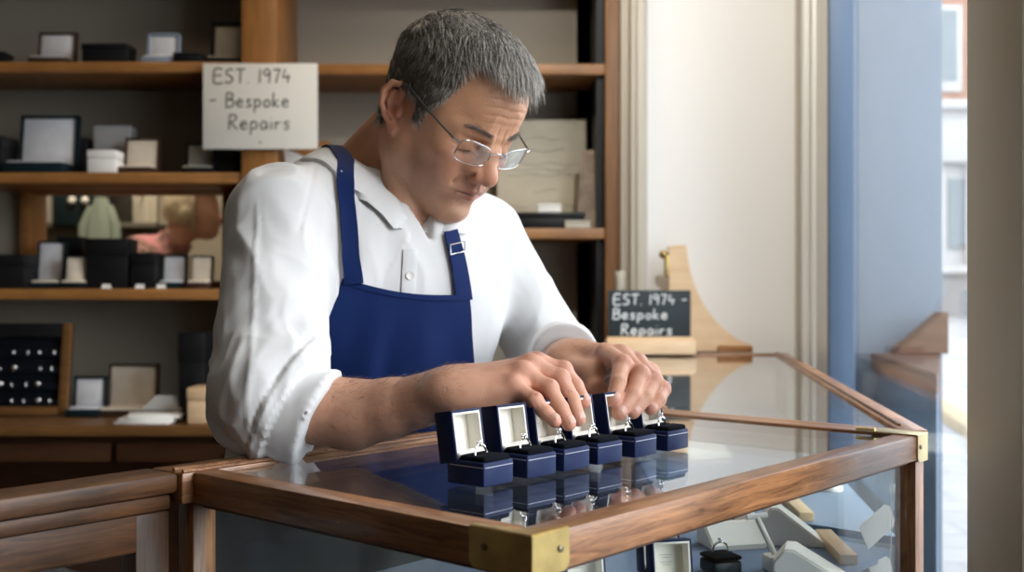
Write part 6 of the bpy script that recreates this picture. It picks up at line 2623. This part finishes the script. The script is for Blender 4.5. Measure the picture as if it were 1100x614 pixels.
# apron: bib laid over the shirt front, skirt falling from it, two neck straps
TB = Field((-0.50, 1.10, 0.78), (0.20, 1.86, 1.42), 0.006)
torso(TB, 0.006)
tb_v, tb_F = TB.mesh(4)
bv_b = BVHTree.FromPolygons([tuple(v) for v in tb_v], [tuple(int(i) for i in f) for f in tb_F])
apronm = plain('navy cotton twill', (0.004, 0.018, 0.095), 0.8, bump=0.12, bscale=1300, spec=0.2)
left_e = [(368, 299), (361, 318), (352, 345), (341, 376), (330, 410), (318, 450), (308, 500)]
right_e = [(503, 316), (505, 335), (506, 360), (508, 385), (511, 410), (515, 450), (520, 500)]
LE, RE = cat_path(left_e, 30), cat_path(right_e, 30)
rows = []
for i in range(30):
    row = []
    for t in np.linspace(0, 1, 26):
        px = LE[i][0] * (1 - t) + RE[i][0] * t
        py = LE[i][1] * (1 - t) + RE[i][1] * t + 7 * math.sin(math.pi * t) * (1 - i / 29)
        q_ = cast(px, py, bv_b, 0.0)
        if q_ is None:
            q_ = row[-1] + (row[-1] - row[-2]) if len(row) > 1 else None
        row.append(q_)
    rows.append(row)
for row in rows:
    for j in range(len(row) - 1, -1, -1):
        if row[j] is None:
            row[j] = row[j + 1] + (row[j + 1] - row[j + 2])
G_ = np.array(rows)
for it in range(3):
    G_[1:-1] = 0.5 * G_[1:-1] + 0.25 * (G_[2:] + G_[:-2])
    G_[:, 1:-1] = 0.5 * G_[:, 1:-1] + 0.25 * (G_[:, 2:] + G_[:, :-2])
# soft vertical folds in the lower bib
fl = G_.reshape(-1, 3)
tt_ = np.tile(np.linspace(0, 1, 26), 30)
ii_ = np.repeat(np.linspace(0, 1, 30), 26)
amp = 0.0080 * np.clip((ii_ - 0.12) * 1.5, 0, 1)
fold = np.sin(tt_ * 19 + 1.5 * np.sin(ii_ * 3)) * 0.5 + vnoise(np.stack([tt_ * 9, ii_ * 2.5, 0 * tt_], 1), 71)
fl = fl + np.array([e2]) * (amp * fold)[:, None]
G_ = fl.reshape(30, 26, 3)
# skirt
last = G_[-1]
drop = []
for k in range(1, 12):
    z = last[:, 2] + (0.42 - last[:, 2]) * (k / 11)
    r_ = last.copy()
    r_[:, 2] = z
    c_ = last.mean(0)
    r_[:, :2] = c_[:2] + (last[:, :2] - c_[:2]) * (1 + 0.06 * k / 11) + (0.006 * np.sin(np.linspace(0, 25, 26)) * k / 11)[:, None] * e2[:2]
    drop.append(r_)
G_ = np.concatenate([G_, np.array(drop)])
apron = sheet('apron', G_, apronm, man, 0.0022, nrm=e2)
# hemmed top band of the bib
band = G_[0:3].copy()
band = np.array([G_[0], G_[0] * 0.5 + G_[1] * 0.5, G_[1], G_[1] * 0.4 + G_[2] * 0.6]) + e2 * 0.0026
sheet('bib_hem', band, apronm, apron, 0.0014, nrm=e2)


def strap(name, path, width, n=34, off=0.0045):
    rows = []
    pp_ = cat_path(path, n)
    for i in range(n):
        t_ = pp_[min(i + 1, n - 1)] - pp_[max(i - 1, 0)]
        t_ = t_ / np.linalg.norm(t_)
        nn_ = np.array([-t_[1], t_[0]])
        wv = width if np.isscalar(width) else width[0] + (width[1] - width[0]) * i / (n - 1)
        row = []
        for s in np.linspace(-0.5, 0.5, 5):
            q_ = cast(pp_[i][0] + nn_[0] * wv * s, pp_[i][1] + nn_[1] * wv * s, bv_s, off)
            row.append(q_)
        if all(v is not None for v in row):
            rows.append(row)
    Gs = np.array(rows)
    for it in range(4):
        Gs[1:-1] = 0.5 * Gs[1:-1] + 0.25 * (Gs[2:] + Gs[:-2])
    return Gs


Gs = strap('neck_strap', [(379, 305), (376, 270), (373, 235), (370, 200), (371, 176)], (20, 18))
# carry the strap over the shoulder and round under the collar at the back
if len(Gs) > 3:
    e_ = Gs[-1]
    more = []
    tgt = tor(-0.050, -0.075, 0.020)
    mid = e_.mean(0)
    for k in range(1, 9):
        t = k / 8
        c_ = mid * (1 - t) + tgt * t + np.array([0, 0, 0.030]) * math.sin(math.pi * t) 
        more.append((e_ - mid) * (1 - 0.2 * t) + c_)
    Gs2 = np.concatenate([Gs, np.array(more)])
    sheet('neck_strap', Gs2, apronm, apron, 0.0020, nrm=e2)
Gs = strap('neck_strap', [(495, 322), (492, 300), (488, 278), (484, 262), (481, 250)], (17, 14), off=0.005)
if len(Gs) > 3:
    so = sheet('neck_strap', Gs, apronm, apron, 0.0020, nrm=e2)
    k_ = len(Gs) // 2 + 2
    sl_ = Gs[k_]
    pts = [sl_[0] + e2 * 0.004, sl_[-1] + e2 * 0.004, sl_[-1] + e2 * 0.004 + np.array([0, 0, 0.012]), sl_[0] + e2 * 0.004 + np.array([0, 0, 0.012])]
    into(MB().tube(pts, 0.0010, 6, closed=True).build('buckle', steel), so)

# trousers and shoes, out of sight behind the case
TR = Field((-0.50, 1.35, 0.0), (0.12, 1.90, 0.98), 0.010)
TR.ell(PV + np.array([0, 0, -0.02]), (0.165, 0.118, 0.12), 0.0, R=RT)
hipR, hipL = PV + e1 * -0.09 + np.array([0, 0, -0.06]), PV + e1 * 0.09 + np.array([0, 0, -0.06])
feet = []
for hp, sg_ in ((hipR, -1), (hipL, 1)):
    kn_ = hp + e2 * 0.02 + e1 * sg_ * 0.015 + np.array([0, 0, -0.38])
    an_ = kn_ + e2 * -0.03 + np.array([0, 0, -0.37])
    an_[2] = 0.10
    TR.cone(hp, kn_, 0.090, 0.066, 0.03)
    TR.cone(kn_, an_ + np.array([0, 0, -0.04]), 0.064, 0.056, 0.02)
    feet.append(an_)
tr_v, tr_F = TR.mesh(2)
into(np_mesh('trousers', tr_v, tr_F.tolist(), plain('charcoal trouser wool', (0.03, 0.03, 0.035), 0.9)), man)
for an_ in feet:
    SF = Field(tuple(an_ + np.array([-0.26, -0.28, -0.12])), tuple(an_ + np.array([0.26, 0.20, 0.06])), 0.006)
    toe = an_ + e2 * 0.17
    heel = an_ - e2 * 0.03
    SF.cone((heel[0], heel[1], 0.045), (toe[0], toe[1], 0.036), 0.040, 0.034, 0.0)
    SF.cone((heel[0], heel[1], 0.045), (an_[0], an_[1], 0.09), 0.038, 0.042, 0.03)
    SF.plane_cut((0, 0, 0.004), (0, 0, -1))
    a_, b_ = SF.mesh(1)
    into(np_mesh('shoe', a_, b_.tolist(), M['black_case']), man)

# ================= the second figure, in the back room
pw = empty('person', (-1.30, 4.32, 0.0), label='grey blond person in a pink patterned shirt bending forward in the back room', cat='person')
B2 = Field((-1.75, 3.95, 0.0), (-0.95, 4.75, 1.62), 0.012)
hc = np.array(P(207, 226, 4.32))
B2.ell(hc + np.array([0, 0, 0.01]), (0.100, 0.082, 0.105), 0.0)
B2.ell(hc + np.array([0.050, 0, -0.045]), (0.055, 0.058, 0.070), 0.03)
B2.ell(hc + np.array([0.108, 0, -0.035]), (0.020, 0.014, 0.016), 0.012)
B2.cone(hc + np.array([0.078, 0.0, -0.085]), hc + np.array([0.05, 0, -0.07]), 0.020, 0.03, 0.02)
B2.ell(hc + np.array([0.0, -0.082, -0.02]), (0.016, 0.010, 0.028), 0.008)
B2.cone(hc + np.array([-0.03, 0, -0.06]), hc + np.array([-0.10, 0, -0.17]), 0.052, 0.060, 0.03)
ch2 = hc + np.array([-0.19, 0, -0.26])
B2.ell(ch2, (0.13, 0.17, 0.15), 0.04)
B2.cone(ch2, (ch2[0] - 0.04, ch2[1], 0.88), 0.13, 0.13, 0.06)
for s in (-1, 1):
    hp = np.array([ch2[0] - 0.05, ch2[1] + 0.08 * s, 0.85])
    B2.cone(hp, (hp[0] + 0.02, hp[1], 0.46), 0.085, 0.062, 0.03)
    B2.cone((hp[0] + 0.02, hp[1], 0.46), (hp[0], hp[1], 0.07), 0.060, 0.042, 0.02)
    B2.cone((hp[0] - 0.02, hp[1], 0.045), (hp[0] + 0.15, hp[1], 0.04), 0.04, 0.034, 0.02)
    sh_ = ch2 + np.array([0.03, 0.16 * s, 0.05])
    el_ = sh_ + np.array([0.10, 0.02 * s, -0.24])
    wr_ = el_ + np.array([0.22, -0.05 * s, -0.02])
    B2.chain([sh_, el_, wr_], [0.055, 0.043, 0.028], 0.02)
    for fy in (-0.024, -0.008, 0.008, 0.024):
        B2.cone(wr_ + np.array([0.03, 0, 0]), wr_ + np.array([0.12 - abs(fy), fy, -0.02]), 0.016, 0.010, 0.008)
    B2.cone(wr_ + np.array([0.02, 0, 0]), wr_ + np.array([0.07, -0.045 * s, -0.01]), 0.014, 0.010, 0.008)
b_v, b_F = B2.mesh(2)
cB = np.tile(np.array([0.60, 0.34, 0.26]), (len(b_v), 1))
bodyo = into(np_mesh('body', b_v, b_F.tolist(), plain('skin of back room person', (0.60, 0.34, 0.26), 0.55, vary=0.08, vscale=30)), pw)
bN = vnormals(b_v, b_F)
rel = b_v - hc


def skin_from(name, sel, t, mat):
    k = sel[b_F].all(1)
    Fk = b_F[k]
    us = np.unique(Fk)
    r2 = np.full(len(b_v), -1)
    r2[us] = np.arange(len(us))
    return into(np_mesh(name, b_v[us] + bN[us] * t, r2[Fk].tolist(), mat), pw)


hsel = (np.linalg.norm(rel, axis=1) < 0.16) & ((rel[:, 0] < 0.040) | (rel[:, 2] > 0.055)) & (rel[:, 2] > -0.07 - 0.3 * rel[:, 0]) & (rel[:, 2] > -0.085)
skin_from('hair', hsel, 0.014, plain('grey blond hair', (0.44, 0.37, 0.26), 0.8, bump=0.8, bscale=60, vary=0.2, vscale=40))
wrist_x = ch2[0] + 0.22
tsel = ((b_v[:, 2] < hc[2] - 0.125) | ((rel[:, 0] < -0.055) & (rel[:, 2] < -0.075))) & (b_v[:, 2] > 0.86) & (b_v[:, 0] < wrist_x) & (rel[:, 0] < 0.13)
cm, nt, out = mat_new('pink and brown patterned cotton')
b = nt.nodes.new('ShaderNodeBsdfPrincipled')
nt.links.new(b.outputs[0], out.inputs[0])
tc = nt.nodes.new('ShaderNodeTexCoord')
vo = nt.nodes.new('ShaderNodeTexNoise')
vo.inputs['Scale'].default_value = 16
vo.inputs['Detail'].default_value = 3
nt.links.new(tc.outputs['Object'], vo.inputs['Vector'])
cr = nt.nodes.new('ShaderNodeValToRGB')
cr.color_ramp.elements[0].position = 0.38
cr.color_ramp.elements[0].color = (0.05, 0.04, 0.03, 1)
cr.color_ramp.elements[1].position = 0.62
cr.color_ramp.elements[1].color = (0.42, 0.17, 0.19, 1)
el = cr.color_ramp.elements.new(0.50)
el.color = (0.20, 0.11, 0.09, 1)
nt.links.new(vo.outputs['Fac'], cr.inputs[0])
nt.links.new(cr.outputs[0], b.inputs['Base Color'])
b.inputs['Roughness'].default_value = 0.9
skin_from('patterned_shirt', tsel, 0.010, cm)
skin_from('trousers', (b_v[:, 2] < 0.90) & (b_v[:, 2] > 0.07) & (b_v[:, 0] < wrist_x), 0.008, plain('dark trousers', (0.04, 0.04, 0.05), 0.9))
skin_from('shoes', (b_v[:, 2] < 0.08), 0.003, M['black_case'])
